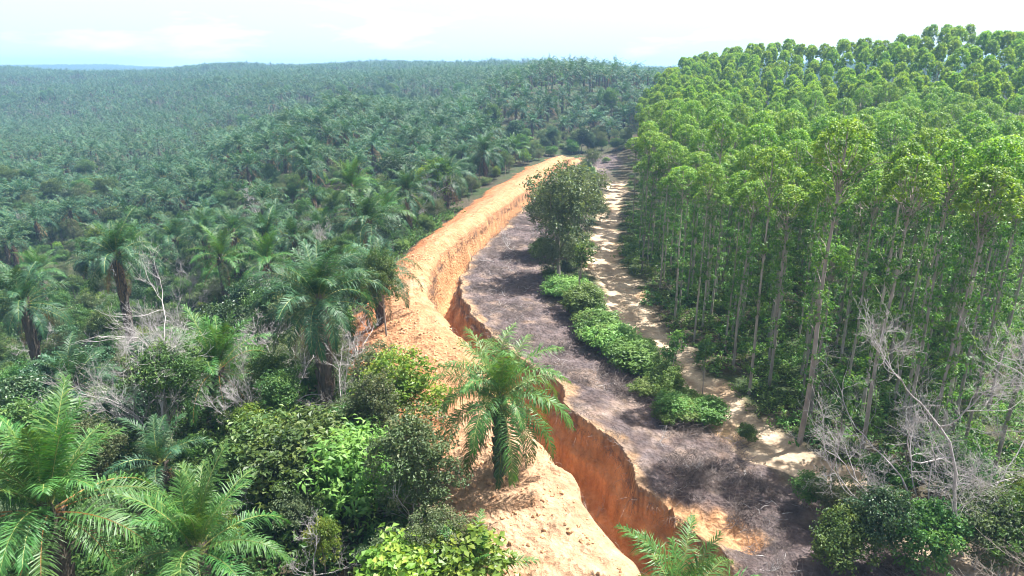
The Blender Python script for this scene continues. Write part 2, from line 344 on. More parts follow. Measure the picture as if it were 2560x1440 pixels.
def build_euc(seed, H, detail):
    r = np.random.default_rng(seed); wood = MB(); crown = MB()
    lx, ly = r.normal(size=2) * .28
    zz = np.linspace(-.3, H - .6, 9); P = np.stack((lx * (zz / H) ** 2 + .06 * np.sin(zz * .5 + seed), ly * (zz / H) ** 2, zz), 1)
    tube(wood, P, np.linspace(.115, .028, 9), 7 if detail else 5)
    def ctr(z): return np.array((np.interp(z, zz, P[:, 0]), np.interp(z, zz, P[:, 1]), z))
    C = []; rad = []
    nb = 84 if detail else 44
    R0 = (1.05 + .5 * r.random()) if detail else .95 + .35 * r.random()
    for k in range(nb):                                   # domed top
        f = (k + .5) / nb; a = k * 2.4 + r.random(); ph = math.acos(1 - 1.15 * f)
        rr = (R0 * (.8 + .24 * r.random())) if detail else R0 * (.82 + .16 * r.random())
        c = ctr(H - 2.1) + np.array((math.cos(a) * math.sin(ph) * rr, math.sin(a) * math.sin(ph) * rr, math.cos(ph) * 2.0 - .2))
        C.append(c); rad.append(.36 if detail else .40)
        if detail and k % 4 == 0: tube(wood, curve(ctr(H - 4.5 + 2 * r.random()), c, r, .1, 4), np.linspace(.03, .008, 4), 3)
    mid = 34 if detail else 8
    for k in range(mid):                                  # column of leafy side shoots below the dome
        z = H - 3.2 - (H * .6 if detail else 3.) * r.random() ** 1.5; a = r.random() * 6.283; rr = (.2 + .75 * r.random()) * (.55 + .45 * (z / H))
        c = ctr(z) + np.array((math.cos(a) * rr, math.sin(a) * rr, .25)); C.append(c); rad.append(.42 + .2 * r.random())
        if detail: tube(wood, curve(ctr(z - .8), c, r, .12, 4), np.linspace(.022, .007, 4), 3)
    if detail:
        for k in range(14):                               # sparse sprigs low on the stem
            z = H * (.08 + .45 * r.random()); a = r.random() * 6.283; c = ctr(z) + np.array((math.cos(a), math.sin(a), .3)) * (.3 + .6 * r.random()); C.append(c); rad.append(.34)
    C = np.array(C); rad = np.array(rad)
    if detail: clumps(crown, C, rad, 26, .22, .45, r, 0, .8, np.clip(r.random(len(C)) * .35 + .28 * (C[:, 2] > H - 2.6), 0, 1), .65, droop=.5)  # lighter dome top: sunlight on the crown is put into the leaf tint
    else: clumps(crown, C, rad, 18, .34, .55, r, 0, .85, np.clip(r.random(len(C)) * .4 + .38 * (C[:, 2] > H - 2.5), 0, 1), .7, droop=.4)  # far tops lighter still: backlight and haze put into the leaf tint
    return wood.mesh('trunk', ['euc_bark']), crown.mesh('crown', ['euc'], False)

def add_frond(mb, r, L, e0, droop, nl, ll, wid, M4=None, mleaf=0, mrac=1, t0=.35, sides=3, segs=9, simple=False, hang=.35):
    s = np.linspace(0, 1, segs); e = R(e0) - R(droop) * s ** 1.35
    ds = L / (segs - 1); x = np.concatenate(([0], np.cumsum(np.cos(e[:-1]) * ds))); z = np.concatenate(([0], np.cumsum(np.sin(e[:-1]) * ds)))
    y = L * .05 * np.sin(s * 2.5) * r.normal()
    P = np.stack((x, y, z), 1)
    V0 = []; 
    sub = MB()
    tube(sub, P, np.interp(s, [0, .15, 1], [.065, .035, .006]) * (L / 5), sides, mrac, .5)
    u = np.linspace(.16, 1., nl)
    base = np.stack([np.interp(u, s, P[:, k]) for k in range(3)], 1)
    eu = R(e0) - R(droop) * u ** 1.35
    T = np.stack((np.cos(eu), eu * 0, np.sin(eu)), 1); N = np.stack((-np.sin(eu), eu * 0, np.cos(eu)), 1); B = np.array((0, 1., 0))
    prof = np.interp(u, [.16, .3, .5, .75, 1], [.45, .9, 1, .8, .35]) * ll
    for sgn in (-1, 1):
        n = len(u)
        fw = np.interp(u, [.16, .6, 1], [.35, .6, 1.6])[:, None] + r.normal(size=(n, 1)) * .17
        pl = r.normal(size=(n, 1)) * .4 + .15
        D = unit(sgn * B + T * fw + N * pl)
        l = (prof * (.7 + .45 * r.random(n)))[:, None]
        m = base + D * l * .52; D2 = unit(D + np.array((0, 0, -1.)) * (hang + .35 * r.random((n, 1)))); tip = m + D2 * l * .5
        wv = unit(T - D * np.sum(T * D, 1)[:, None]) * wid * .5
        V = np.stack((base - wv * .6, base + wv * .6, m + wv, m - wv, tip), 1).reshape(-1, 3)
        i = np.arange(n)[:, None] * 5
        tt = np.clip(t0 + r.normal(size=n) * .14, 0, 1)
        sub.add(V, i + np.array((0, 1, 2, 3)), i + np.array((3, 2, 4)), mleaf, None if False else tt)
    V = np.concatenate(sub.v)
    if M4 is not None: V = V @ M4[:3, :3].T + M4[:3, 3]
    o = mb.n
    mb.v.append(V); mb.n += len(V)
    mb.q += [q + o for q in sub.q]; mb.t += [q + o for q in sub.t]; mb.qm += sub.qm; mb.tm += sub.tm; mb.qt += sub.qt; mb.tt += sub.tt
def frond_mesh(seed, L, e0, droop, mats, nl=46, ll=.95, wid=.062, hang=.35, t0=.35):
    mb = MB(); add_frond(mb, np.random.default_rng(seed), L, e0, droop, nl, ll, wid, t0=t0, hang=hang); return mb.mesh('frond', mats, False)
def zrot(a, tilt=0., z=0.):
    m = np.eye(4); m[:3, :3] = np.array(Euler((0, tilt, a), 'XYZ').to_matrix()); m[2, 3] = z; return m
def palm_crown(seed, nf, nl, wid, L=5.0, dead=2):
    r = np.random.default_rng(seed); mb = MB()
    for k in range(nf):
        f = k / nf; a = k * 2.39996 + r.normal() * .15
        add_frond(mb, r, L * (.8 + .3 * r.random()) * (.75 + .25 * min(1, f * 3)), 82 - 78 * f + r.normal() * 6, 62 + 55 * f + r.normal() * 8, nl, .95, wid, zrot(a), t0=.5 - .25 * f + .1 * r.normal(), sides=3, segs=6, hang=.3 + .4 * f)
    for k in range(dead):
        add_frond(mb, r, L * .85, -35 + r.normal() * 8, 50, max(6, nl * 2 // 3), .7, wid, zrot(r.random() * 6.283), 2, 3, .4, segs=5, hang=1.)
    return mb.mesh('crown', ['frond_far', 'rachis', 'frond_dead', 'rachis_dead'], False)
def palm_trunk(seed, h=1., rad=.32, rough=.05):
    r = np.random.default_rng(seed); mb = MB(); n = 17; z = np.linspace(-.06, 1.02, n)
    rr = rad * (1.1 - .1 * z) + rough * ((np.arange(n) % 2) - .5); rr[0] *= 1.25; rr[1] *= 1.12
    tube(mb, np.stack((r.normal() * .2 * z ** 2, r.normal() * .2 * z ** 2, z), 1), rr, 9)
    for k in range(46):                                  # old leaf bases sticking out of the stem
        f = k / 46.; a = k * 2.39996; c = np.array((math.cos(a), math.sin(a), 0)); zz = .1 + .9 * f
        tube(mb, np.array([c * rad * .8 + (0, 0, zz), c * rad * 1.25 + (0, 0, zz + .03), c * (rad * 1.5) + (0, 0, zz + .075)]), [.06, .05, .015], 4)
    return mb.mesh('trunk', ['palm_bark'])
def dead_tree(seed, H, spread=.55, levels=5, r0=.13, lean=(0, 0), kids=3):
    r = np.random.default_rng(seed); mb = MB()
    def grow(p, d, L, rad, lev):
        n = 6; pts = [p]; q = p.copy(); dd = d.copy()
        for _ in range(n - 1):
            dd = unit(dd + r.normal(size=3) * .16 + np.array((0, 0, .05))); q = q + dd * L / (n - 1); pts.append(q.copy())
        tube(mb, np.array(pts), np.linspace(rad, max(rad * .55, .006), n), 6 if lev > 3 else 4 if lev > 1 else 3)
        if lev <= 0: return
        for k in range(kids + (lev < 3)):
            f = r.uniform(.3, 1.) if k else 1.; i = min(n - 1, int(f * (n - 1)))
            nd = unit(dd + r.normal(size=3) * spread * (1.25 if k else .5) + np.array((0, 0, .1)))
            grow(pts[i], nd, L * r.uniform(.52, .8), rad * (.62 if k else .7) * (.55 + .45 * (1 - f * .3)), lev - 1)
    grow(np.array((0, 0, -.3)), unit(np.array((lean[0], lean[1], 1.))), H * .42, r0, levels)
    return mb

# ---------------------------------------------------------------- objects
def tag(o, label, cat=None, group=None, kind=None):
    o['label'] = label
    if cat: o['category'] = cat
    if group: o['group'] = group
    if kind: o['kind'] = kind
    return o
def link(name, data, parent=None, loc=(0, 0, 0), rot=(0, 0, 0), scale=(1, 1, 1)):
    o = bpy.data.objects.new(name, data); COL.objects.link(o)
    if parent: o.parent = parent
    o.location = loc; o.rotation_euler = rot; o.scale = (scale,) * 3 if np.isscalar(scale) else scale
    return o
def thing(name, label, cat, loc, rz=0., group=None, scale=1., tilt=(0, 0)):
    o = link(name, None, None, loc, (tilt[0], tilt[1], rz), scale); o.empty_display_size = .3
    return tag(o, label, cat, group)
def scatter(name, pts, rot, scl, idx, variants, label, cat):
    """ONE object of kind stuff: many copies of a few small meshes, by geometry nodes"""
    me = bpy.data.meshes.new(name); n = len(pts); me.vertices.add(n); me.vertices.foreach_set('co', np.asarray(pts, np.float32).ravel())
    for nm, ty, key, val in (('rot', 'FLOAT_VECTOR', 'vector', rot), ('scl', 'FLOAT', 'value', scl), ('idx', 'INT', 'value', idx)):
        a = me.attributes.new(nm, ty, 'POINT'); a.data.foreach_set(key, np.asarray(val, np.int32 if ty == 'INT' else np.float32).ravel())
    c = bpy.data.collections.new(name + '_source')
    for i, v in enumerate(variants): c.objects.link(bpy.data.objects.new('%s_source_%d' % (name, i), v))
    ng = bpy.data.node_groups.new(name, 'GeometryNodeTree')
    ng.interface.new_socket('Geometry', in_out='INPUT', socket_type='NodeSocketGeometry'); ng.interface.new_socket('Geometry', in_out='OUTPUT', socket_type='NodeSocketGeometry')
    gi = ng.nodes.new('NodeGroupInput'); go = ng.nodes.new('NodeGroupOutput'); ip = ng.nodes.new('GeometryNodeInstanceOnPoints'); ci = ng.nodes.new('GeometryNodeCollectionInfo')
    ci.inputs['Collection'].default_value = c; ci.inputs['Separate Children'].default_value = True; ci.inputs['Reset Children'].default_value = True
    ng.links.new(gi.outputs[0], ip.inputs['Points']); ng.links.new(ci.outputs[0], ip.inputs['Instance']); ip.inputs['Pick Instance'].default_value = True
    for nm, ty, sock in (('rot', 'FLOAT_VECTOR', 'Rotation'), ('scl', 'FLOAT', 'Scale'), ('idx', 'INT', 'Instance Index')):
        na = ng.nodes.new('GeometryNodeInputNamedAttribute'); na.data_type = ty; na.inputs['Name'].default_value = nm
        ng.links.new([s for s in na.outputs if s.enabled][0], ip.inputs[sock])
    ng.links.new(ip.outputs[0], go.inputs[0])
    o = link(name, me); md = o.modifiers.new('scatter', 'NODES'); md.node_group = ng
    return tag(o, label, cat, None, 'stuff')
def in_view(x, y, z, mx=120, my=140):
    a, b, f = pix(x, y, z); return (f > 8) & (a > -mx) & (a < 2560 + mx) & (b > -my) & (b < 1440 + my)

# ---------------------------------------------------------------- the ground: one sheet cut into floor, berm, trench and track
def ground():
    Y = list(np.arange(-44, 20, 2.)); y = 20.; s = .2
    while y < 4200:
        Y.append(y)
        s = .2 if y < 62 else (min(s * 1.012, .45) if y < 190 else s * 1.035); y += s
    Y = np.array(Y)
    t = [0.]; s = .13
    while t[-1] < 3600:
        s = .13 if t[-1] < 10 else s * 1.075
        t.append(t[-1] + s)
    t = np.array(t); t = np.concatenate((-t[:0:-1], t))
    xc = (np.interp(Y, XL[0], XL[1]) + np.interp(Y, XR[0], XR[1])) / 2
    k = sstep(190, 500, Y); xc = xc * (1 - k) + k * (Y * .02)
    X = xc[:, None] + t[None] ; YY = np.broadcast_to(Y[:, None], X.shape)
    x = X.ravel(); y = YY.ravel(); z = zg(x, y)
    nr, nc = X.shape
    P = np.stack((x, y, z), 1); G = P.reshape(nr, nc, 3)
    # colours that the soils have
    a = x - xl(y); b = xr(y) - x; n1 = fbm(x / 1.7, y / 1.7, 3, 101); n2 = fbm(x / .5, y / .5, 2, 111); n3 = fbm(x / 6., y / 6., 2, 121)
    fade = (y < 186) & (y > -44)
    q = -a / berm_w(y)
    c = np.empty((len(x), 3)); c[:] = (.085, .075, .05)
    gmix = sstep(-.2, .3, n3)[:, None]; c = c * (1 - gmix) + np.array((.05, .075, .03)) * gmix
    rb = -b
    lit = ((rb > 0) & fade) * (1 - sstep(9, 13, rb + n1 * 3)); lit = np.where(x > xrd(y) + 2, 0, lit)
    litc = np.array((.120, .096, .094)) * (1 + .7 * n2)[:, None] + np.array((.13, .095, .062)) * sstep(.12, .6, n1 + .5 * n3)[:, None]
    c = c * (1 - lit[:, None]) + litc * lit[:, None]
    edge = ((rb > 0) & fade) * (1 - sstep(.1, 1.1, rb + n1 * 1.4)); c = c * (1 - edge[:, None]) + np.array((.36, .245, .15)) * edge[:, None]
    rd = np.abs(x - xrd(y)) + n1 * 1.5 + n2 * .6; rdm = (1 - sstep(1.9 - .5 * sstep(70, 110, y), 2.8 - .6 * sstep(70, 110, y), rd)) * (y < 150)
    rcol = np.array((.45, .355, .25)) * (1 + .25 * n1)[:, None] + np.array((.02, -.05, -.08)) * sstep(.1, .5, n3)[:, None]
    rcol = rcol * (1 - .3 * np.exp(-((x - xrd(y)) / .4) ** 2))[:, None]
    c = c * (1 - rdm[:, None]) + rcol * rdm[:, None]
    bm = ((a <= 0) & fade) * (1 - sstep(.82, 1.0, q + n1 * .22))
    pale = sstep(-.25, .35, n3 + (45 - y) * .012)[:, None]
    bcol = np.array((.45, .24, .125)) * (1 - pale) + np.array((.47, .305, .19)) * pale; bcol = bcol * (1 + .28 * n2 + .12 * n1)[:, None]
    red = (sstep(.45, .9, q + n1 * .3) * sstep(38, 48, y))[:, None]; bcol = bcol * (1 - red) + np.array((.42, .17, .075)) * red
    c = c * (1 - bm[:, None]) + bcol * bm[:, None]
    ins = (a > 0) & (b > 0) & fade
    near_left = a < b
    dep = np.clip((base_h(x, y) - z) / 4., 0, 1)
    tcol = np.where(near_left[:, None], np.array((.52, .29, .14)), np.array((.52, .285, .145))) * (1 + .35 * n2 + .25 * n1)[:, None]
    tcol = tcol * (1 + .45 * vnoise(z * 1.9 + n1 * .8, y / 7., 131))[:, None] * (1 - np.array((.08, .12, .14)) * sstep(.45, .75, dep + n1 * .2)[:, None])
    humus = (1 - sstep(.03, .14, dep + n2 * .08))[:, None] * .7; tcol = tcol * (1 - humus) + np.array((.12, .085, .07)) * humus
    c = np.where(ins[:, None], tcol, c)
    slump = sstep(.2, .5, slump_f(x, y) + n1 * .35)[:, None]
    c = c * (1 - np.clip(slump, 0, 1)) + np.array((.47, .27, .14)) * (1 + .25 * n2)[:, None] * np.clip(slump, 0, 1)
    c = np.clip(c, .01, .8)
    # normals
    du = np.gradient(G, axis=1); dv = np.gradient(G, axis=0); N = unit(np.cross(du, dv)).reshape(-1, 3)
    i = (np.arange(nr - 1)[:, None] * nc + np.arange(nc - 1)[None]).ravel()
    F = np.stack((i, i + 1, i + nc + 1, i + nc), 1)
    fi = ins[F].sum(1) >= 3; fb = (bm[F].mean(1) > .5) & ~fi; fr = (rdm[F].mean(1) > .5) & ~fi & ~fb
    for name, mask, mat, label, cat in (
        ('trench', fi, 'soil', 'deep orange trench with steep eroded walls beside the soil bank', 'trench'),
        ('earth_berm', fb, 'soil', 'long bare bank of orange spoil heaped along the trench', 'earth bank'),
        ('dirt_track', fr, 'track', 'pale sandy dirt track along the edge of the plantation', 'track'),
        ('ground', ~(fi | fb | fr), 'floor', 'hilly ground under the palms and trees with dry brown litter beside the trench', 'ground')):
        f = F[mask]; used = np.unique(f); mp = np.full(len(P), -1); mp[used] = np.arange(len(used))
        mb = MB(); mb.add(P[used], mp[f]); M['_tmp'] = M[mat]; me = mb.mesh(name, ['_tmp'])
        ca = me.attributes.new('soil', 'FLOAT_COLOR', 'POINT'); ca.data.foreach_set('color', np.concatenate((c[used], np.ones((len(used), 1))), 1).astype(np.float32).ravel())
        me.normals_split_custom_set_from_vertices(N[used].astype(np.float32))
        tag(link(name, me), label, cat, None, 'structure')
ground()

# ---------------------------------------------------------------- oil palms
FR = {}
for kind, mats, seed0, t0 in (('old', ['frond', 'rachis'], 100, .35), ('young', ['frond_young', 'rachis'], 200, .42), ('arch', ['frond_young', 'rachis'], 230, .5)):
    FR[kind] = []
    for k, (e0, dr) in enumerate(((84, 48), (74, 62), (62, 78), (48, 92), (34, 104), (18, 108), (2, 100), (-18, 78))):
        FR[kind].append([frond_mesh(seed0 + k * 3 + v, 5.0 * (.8 if k == 0 else 1), e0 + 4 * v, dr + {'old': 6 * v, 'young': -18, 'arch': 16}[kind], mats, 78, 1.0, .05, (.5 if kind == 'arch' else .25) + .07 * k, t0 + .03 * (4 - k)) for v in range(2)])
FR['orange'] = FR['young'][:5] + [[frond_mesh(260 + k * 3 + v, 5.0, e0 + 4 * v, dr - 14, ['frond_young', 'rachis_dead'], 74, 1.0, .05, .5, .45) for v in range(2)] for k, (e0, dr) in enumerate(((18, 104), (2, 96), (-18, 76)))]
FR['hang'] = [frond_mesh(320 + v, 4.6, -42 - 12 * v, 45, ['frond', 'rachis'], 70, .8, .05, .9, .3) for v in range(2)]
FR['dead'] = [frond_mesh(300 + v, 4.4, -28 - 14 * v, 55, ['frond_dead', 'rachis_dead'], 34, .75, .05, 1.1, .4) for v in range(3)]
TRUNK = [palm_trunk(400 + k) for k in range(4)]
def palm_detailed(x, y, z0, h, label, group, seed, L=5., kind='old', nf=30, dead=3, fmin=0., trunk_r=1., hang=0):
    r = random.Random(seed)
    t = thing('oil_palm', label, 'palm', (x, y, z0), r.random() * 6.28, group)
    link('trunk', TRUNK[seed % 4], t, (0, 0, 0), (0, 0, r.random() * 6.28), (trunk_r * 1.1, trunk_r * 1.1, h))
    for k in range(nf):
        f = fmin + (1 - fmin) * k / nf; b = min(7, int(f * 7.6)); s = L / 5. * (.85 + .25 * r.random())
        link('frond', FR[kind][b][r.randrange(2)], t, (0, 0, h + .05 - .25 * f), (r.gauss(0, .1), r.gauss(0, .09), k * 2.39996 + r.gauss(0, .16)), (s, s * r.choice((1, -1)), s))
    for k in range(hang): link('frond', FR['hang'][k % 2], t, (0, 0, h - .2), (0, 0, 4.6 + 1.9 * k + r.gauss(0, .3) - t.rotation_euler.z), L / 5.)
    for k in range(dead):
        s = L / 5. * r.uniform(.8, 1.05)
        link('dead_frond', FR['dead'][r.randrange(3)], t, (0, 0, h - .3), (0, 0, r.random() * 6.28), s)
    return t
REFS = [(at_y(a, b, Y), n) for a, b, Y, n in ((120, 1275, 27, 'big orange-stalked palm'), (490, 1375, 26, 'bright young palm with upright fronds'), (545, 925, 47, 'orange-stalked palm behind the bare tree'), (795, 755, 46, 'tall palm with the drooping skirt'),
        (945, 690, 62, 'palm leaning over the bank bend'), (1120, 445, 116, 'stout palm at the straight bank'), (1212, 385, 135, 'palm farther along the bank'), (290, 640, 70, 'palm above the grey branches'), (920, 560, 82, 'feathery palm among dry branches'),
        (768, 398, 150, 'broad full-crowned palm'), (400, 1160, 37, 'half dry palm'), (60, 760, 62, 'palm at the valley edge'), (880, 470, 100, 'bright palm between bushes'), (1045, 1015, 31, 'large fine-leaved tree'), (1005, 880, 41, 'yellow-green shrub on the bank'),
        (740, 1080, 34, 'broad vine thicket'), (390, 880, 42, 'many-twigged bare grey tree'), (1010, 400, 128, 'dark round tree by the bank'), (600, 575, 70, 'dark glossy mass on the slope'), (80, 790, 52, 'dark trees at the valley edge'), (700, 600, 72, 'pale leafless treetop'))]
def beside(x, y, far=7.5):
    d = [(math.hypot(p[0] - x, p[1] - y), n, p) for p, n in REFS]; m = min(d, key=lambda t: t[0])
    if m[0] < far * .5: return ' right beside the ' + m[1]
    if m[0] < far: return ' a few steps from the ' + m[1]
    return ''
def where(x, y):
    e = float(xl(np.array([y]))[0] - berm_w(y)) - x
    if y > 186: return 'beyond the end of the soil bank' if x > -30 else 'on the far valley side'
    return 'close along the soil bank' if e < 7 else 'on the slope below the soil bank' if e < 28 else 'down in the valley'
HERO = []   # (x, y) kept clear of the random planting
def hero_palm(px, py, Y, label, seed, L=5., kind='old', nf=30, dead=3, base=None, tr=1., fmin=0., hang=0):
    if base: x, y, z0 = on_ground(*base); p = at_y(px, py, y); p[0] = x
    else: p = at_y(px, py, Y); x, y = p[0], p[1]; z0 = zg1(x, y)
    HERO.append((x, y, 3.2))
    return palm_detailed(x, y, z0, max(.5, p[2] - z0), label, None, seed, L, kind, nf, dead, fmin, tr, hang)
hero_palm(1248, 1000, 0, 'oil palm standing alone on the bare soil bank beside the trench', 11, 5.1, 'arch', 34, 4, base=(1250, 1185), tr=.9, fmin=.1, hang=3)
hero_palm(120, 1275, 27, 'large oil palm with orange frond stalks in the thicket beside a fallen grey tree', 12, 5.7, 'orange', 36, 3)
hero_palm(490, 1375, 26, 'young bright green oil palm with upright fronds low in the thicket', 13, 4.6, 'young', 26, 1)
hero_palm(545, 925, 47, 'oil palm with orange lower stalks behind the bare grey tree', 14, 5.6, 'orange', 30, 3)
hero_palm(795, 755, 46, 'tall oil palm with thick dark trunk and drooping skirt beside the soil bank', 15, 5.4, 'old', 34, 6, tr=1.3)
hero_palm(945, 690, 62, 'oil palm leaning its fronds over the bend of the soil bank', 16, 5.0, 'old', 28, 4)
hero_palm(1130, 445, 0, 'oil palm with dark stout trunk close to the straight soil bank', 17, 6.0, 'old', 32, 6, base=(1118, 528), tr=1.3)
hero_palm(1212, 385, 0, 'oil palm farther along the soil bank beside a dark bush', 18, 6.0, 'old', 32, 5, base=(1214, 455), tr=1.2)
hero_palm(1285, 375, 0, 'low oil palm with yellowish fronds where the soil bank ends', 19, 5.0, 'young', 24, 5, base=(1285, 410))
hero_palm(290, 640, 70, 'oil palm above the grey leafless branches on the left slope', 20, 5.6, 'old', 30, 4)
hero_palm(920, 560, 82, 'feathery oil palm among pale dry branches left of the soil bank', 21, 5.4, 'old', 30, 5)
hero_palm(768, 398, 150, 'broad oil palm with full round crown standing out on the slope', 22, 6.6, 'old', 36, 5)
hero_palm(1700, 1545, 23.5, 'oil palm whose upright fronds rise in front of the trench mouth', 23, 4.6, 'young', 18, 0)
hero_palm(1175, 1470, 26, 'small young palm at the foot of the pale soil slope', 24, 3.6, 'young', 12, 1)
hero_palm(400, 1160, 37, 'half dry palm with brown fronds in the shaded thicket', 25, 3.6, 'old', 14, 5)
hero_palm(60, 760, 62, 'oil palm deep in the thicket at the edge of the valley', 26, 5.2, 'old', 28, 3)
hero_palm(880, 470, 100, 'bright young palm between bushes left of the soil bank', 27, 5.0, 'young', 26, 2)

def tri_grid(x0, x1, y0, y1, s, jit, r, rot=0.):
    c, si = math.cos(rot), math.sin(rot); D = max(x1 - x0, y1 - y0) * .75; cx, cy_ = (x0 + x1) / 2, (y0 + y1) / 2
    a, b = np.meshgrid(np.arange(-D, D, s), np.arange(-D, D, s * .866)); a = a + (np.arange(a.shape[0]) % 2)[:, None] * s / 2
    a = a + r.normal(size=a.shape) * jit; b = b + r.normal(size=b.shape) * jit
    x = cx + (a * c - b * si).ravel(); y = cy_ + (a * si + b * c).ravel(); k = (x > x0) & (x < x1) & (y > y0) & (y < y1); return x[k], y[k]
px_, py_ = tri_grid(-1900, 1700, 30, 2350, 8.8, .9, rng, .3)
keep = np.abs(px_) < py_ * .84 + 25; px_, py_ = px_[keep], py_[keep]
keep = np.where(py_ < 190, (px_ < xl(py_) - berm_w(py_) - 2.5), px_ < euc_x(py_) - 4) | (py_ > 330)
keep &= ~((py_ > 178) & (py_ < 204) & (px_ > 0) & (px_ < 34)); rnd_ = rng.random(len(px_)); keep &= ~((py_ < 62) & (rnd_ < .8)); keep &= ~((py_ < 105) & (rnd_ < .66)); keep &= ~((py_ < 155) & (px_ > -95) & (rnd_ < .55)); gap_ = fbm(px_ / 45., py_ / 45., 3, 171) > .42; gx0_, gy0_ = px_[keep & gap_ & (py_ > 130)], py_[keep & gap_ & (py_ > 130)]; keep &= ~(gap_ & (py_ > 130)) & (rng.random(len(px_)) < .95)
for hx, hy, hr in HERO: keep &= (px_ - hx) ** 2 + (py_ - hy) ** 2 > 36
px_, py_ = px_[keep], py_[keep]; pz_ = zg(px_, py_)
ph_ = np.clip(3.6 + 4.2 * rng.random(len(px_)) - 1.2 * sstep(160, 240, py_) * (py_ < 340), 2, 9)
keep = in_view(px_, py_, pz_ + ph_, 160, 200); px_, py_, pz_, ph_ = px_[keep], py_[keep], pz_[keep], ph_[keep]
# nearest ridge hides what lies behind: leave out palms hidden by the ground between
def hidden(x, y, z, n=26):
    h = np.zeros(len(x), bool)
    for f in np.linspace(.25, .97, n):
        zl = CAM_H + (z - CAM_H) * f; h |= base_h(x * f, y * f) + 4.5 > zl + 2.5
    return h
hid = hidden(px_, py_, pz_ + ph_ + 3) & (py_ > 150)
px_, py_, pz_, ph_ = px_[~hid], py_[~hid], pz_[~hid], ph_[~hid]
order = np.argsort(py_); px_, py_, pz_, ph_ = px_[order], py_[order], pz_[order], ph_[order]
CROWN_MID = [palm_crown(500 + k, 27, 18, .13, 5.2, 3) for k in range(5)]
PG = 'oil palms spread over the slopes'
n_det = int(np.searchsorted(py_, 118)); n_ind = 285
for k in range(min(n_ind, len(px_))):
    x, y, z0, h = px_[k], py_[k], pz_[k], ph_[k]
    if k < n_det: palm_detailed(x, y, z0, h, ('tall ' if h > 5.8 else 'short ' if h < 4.6 else '') + 'arching oil palm among bushes' + (beside(x, y, 11) or ' ' + where(x, y)), PG, 1000 + k, random.uniform(4.2, 5.9), random.choice(('old', 'old', 'young')), random.choice((20, 24, 28)), random.choice((2, 3, 4)))
    else:
        s = random.uniform(.78, 1.25) * (1.18 if y > 170 else 1)
        t = thing('oil_palm', ('wide-crowned ' if s > 1.15 else 'small-crowned ' if s < .95 else '') + ('tall-stemmed ' if h > 6 else 'low ' if h < 4.2 else '') + 'blue-green oil palm in the dense plantation ' + where(x, y), 'palm', (x, y, z0), random.random() * 6.28, 'oil palms in the middle distance', 1.)
        link('trunk', TRUNK[k % 4], t, (0, 0, 0), (0, 0, 0), (1, 1, h))
        link('crown', CROWN_MID[k % 5], t, (0, 0, h), (random.gauss(0, .06), random.gauss(0, .06), random.random() * 6.28), (s, s, s * random.uniform(.85, 1.15)))
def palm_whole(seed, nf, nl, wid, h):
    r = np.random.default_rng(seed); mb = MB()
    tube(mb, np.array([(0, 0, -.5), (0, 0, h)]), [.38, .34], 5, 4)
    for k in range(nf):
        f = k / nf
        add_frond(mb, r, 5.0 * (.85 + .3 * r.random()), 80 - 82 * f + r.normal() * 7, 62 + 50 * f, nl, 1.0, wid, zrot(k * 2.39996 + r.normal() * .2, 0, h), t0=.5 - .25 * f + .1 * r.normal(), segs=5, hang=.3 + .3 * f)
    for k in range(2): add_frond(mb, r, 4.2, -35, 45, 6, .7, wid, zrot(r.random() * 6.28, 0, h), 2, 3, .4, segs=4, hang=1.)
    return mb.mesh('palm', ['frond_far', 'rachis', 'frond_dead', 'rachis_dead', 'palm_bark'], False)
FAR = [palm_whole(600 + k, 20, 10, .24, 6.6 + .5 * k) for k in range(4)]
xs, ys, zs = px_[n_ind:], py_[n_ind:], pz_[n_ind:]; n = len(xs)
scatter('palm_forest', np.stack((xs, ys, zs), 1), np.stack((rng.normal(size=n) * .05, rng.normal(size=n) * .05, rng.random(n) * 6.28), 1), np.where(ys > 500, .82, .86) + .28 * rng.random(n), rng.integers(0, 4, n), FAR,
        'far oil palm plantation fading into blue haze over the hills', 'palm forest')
print('palms', len(px_), 'detailed', n_det)

# ---------------------------------------------------------------- eucalyptus plantation
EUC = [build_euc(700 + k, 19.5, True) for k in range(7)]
EUC_FAR = []
for k in range(5):
    a, b = build_euc(750 + k, 19.5, False); mb = None
    bm_ = b.copy(); EUC_FAR.append((a, b))
ex, ey = tri_grid(8, 330, 26, 330, 3.6, .32, rng, .15)
keep = (ex > euc_x(ey) + .6 * rng.random(len(ex))) & (np.abs(ex) < ey * .84 + 14)
yc_ = np.interp(ex, [40, 55, 63, 73, 89, 112, 150], [275, 250, 235, 195, 167, 167, 167]); keep &= ~((ey > yc_ - 15) & (ey < yc_ - 2)) & (ey < yc_ + 7)      # a strip left unplanted below the crest
heroes = [(2000, 1110), (1872, 985), (2150, 1135), (1745, 985), (2290, 1130)]
EH = [on_ground(*h) for h in heroes[:3]]
for h in EH: keep &= (ex - h[0]) ** 2 + (ey - h[1]) ** 2 > 4.5
ex, ey = ex[keep], ey[keep]; ez = zg(ex, ey); keep = in_view(ex, ey, ez + 17, 110, 300); ex, ey, ez = ex[keep], ey[keep], ez[keep]
hid = hidden(ex, ey, ez + 22) & (ey > 120); ex, ey, ez = ex[~hid], ey[~hid], ez[~hid]
dist = np.hypot(ex, ey); o = np.argsort(dist); ex, ey, ez, dist = ex[o], ey[o], ez[o], dist[o]
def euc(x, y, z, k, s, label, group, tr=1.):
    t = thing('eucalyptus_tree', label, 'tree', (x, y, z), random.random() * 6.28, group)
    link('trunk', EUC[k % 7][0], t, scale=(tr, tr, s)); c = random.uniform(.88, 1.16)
    link('crown', EUC[k % 7][1], t, scale=(c, c, s)); return t
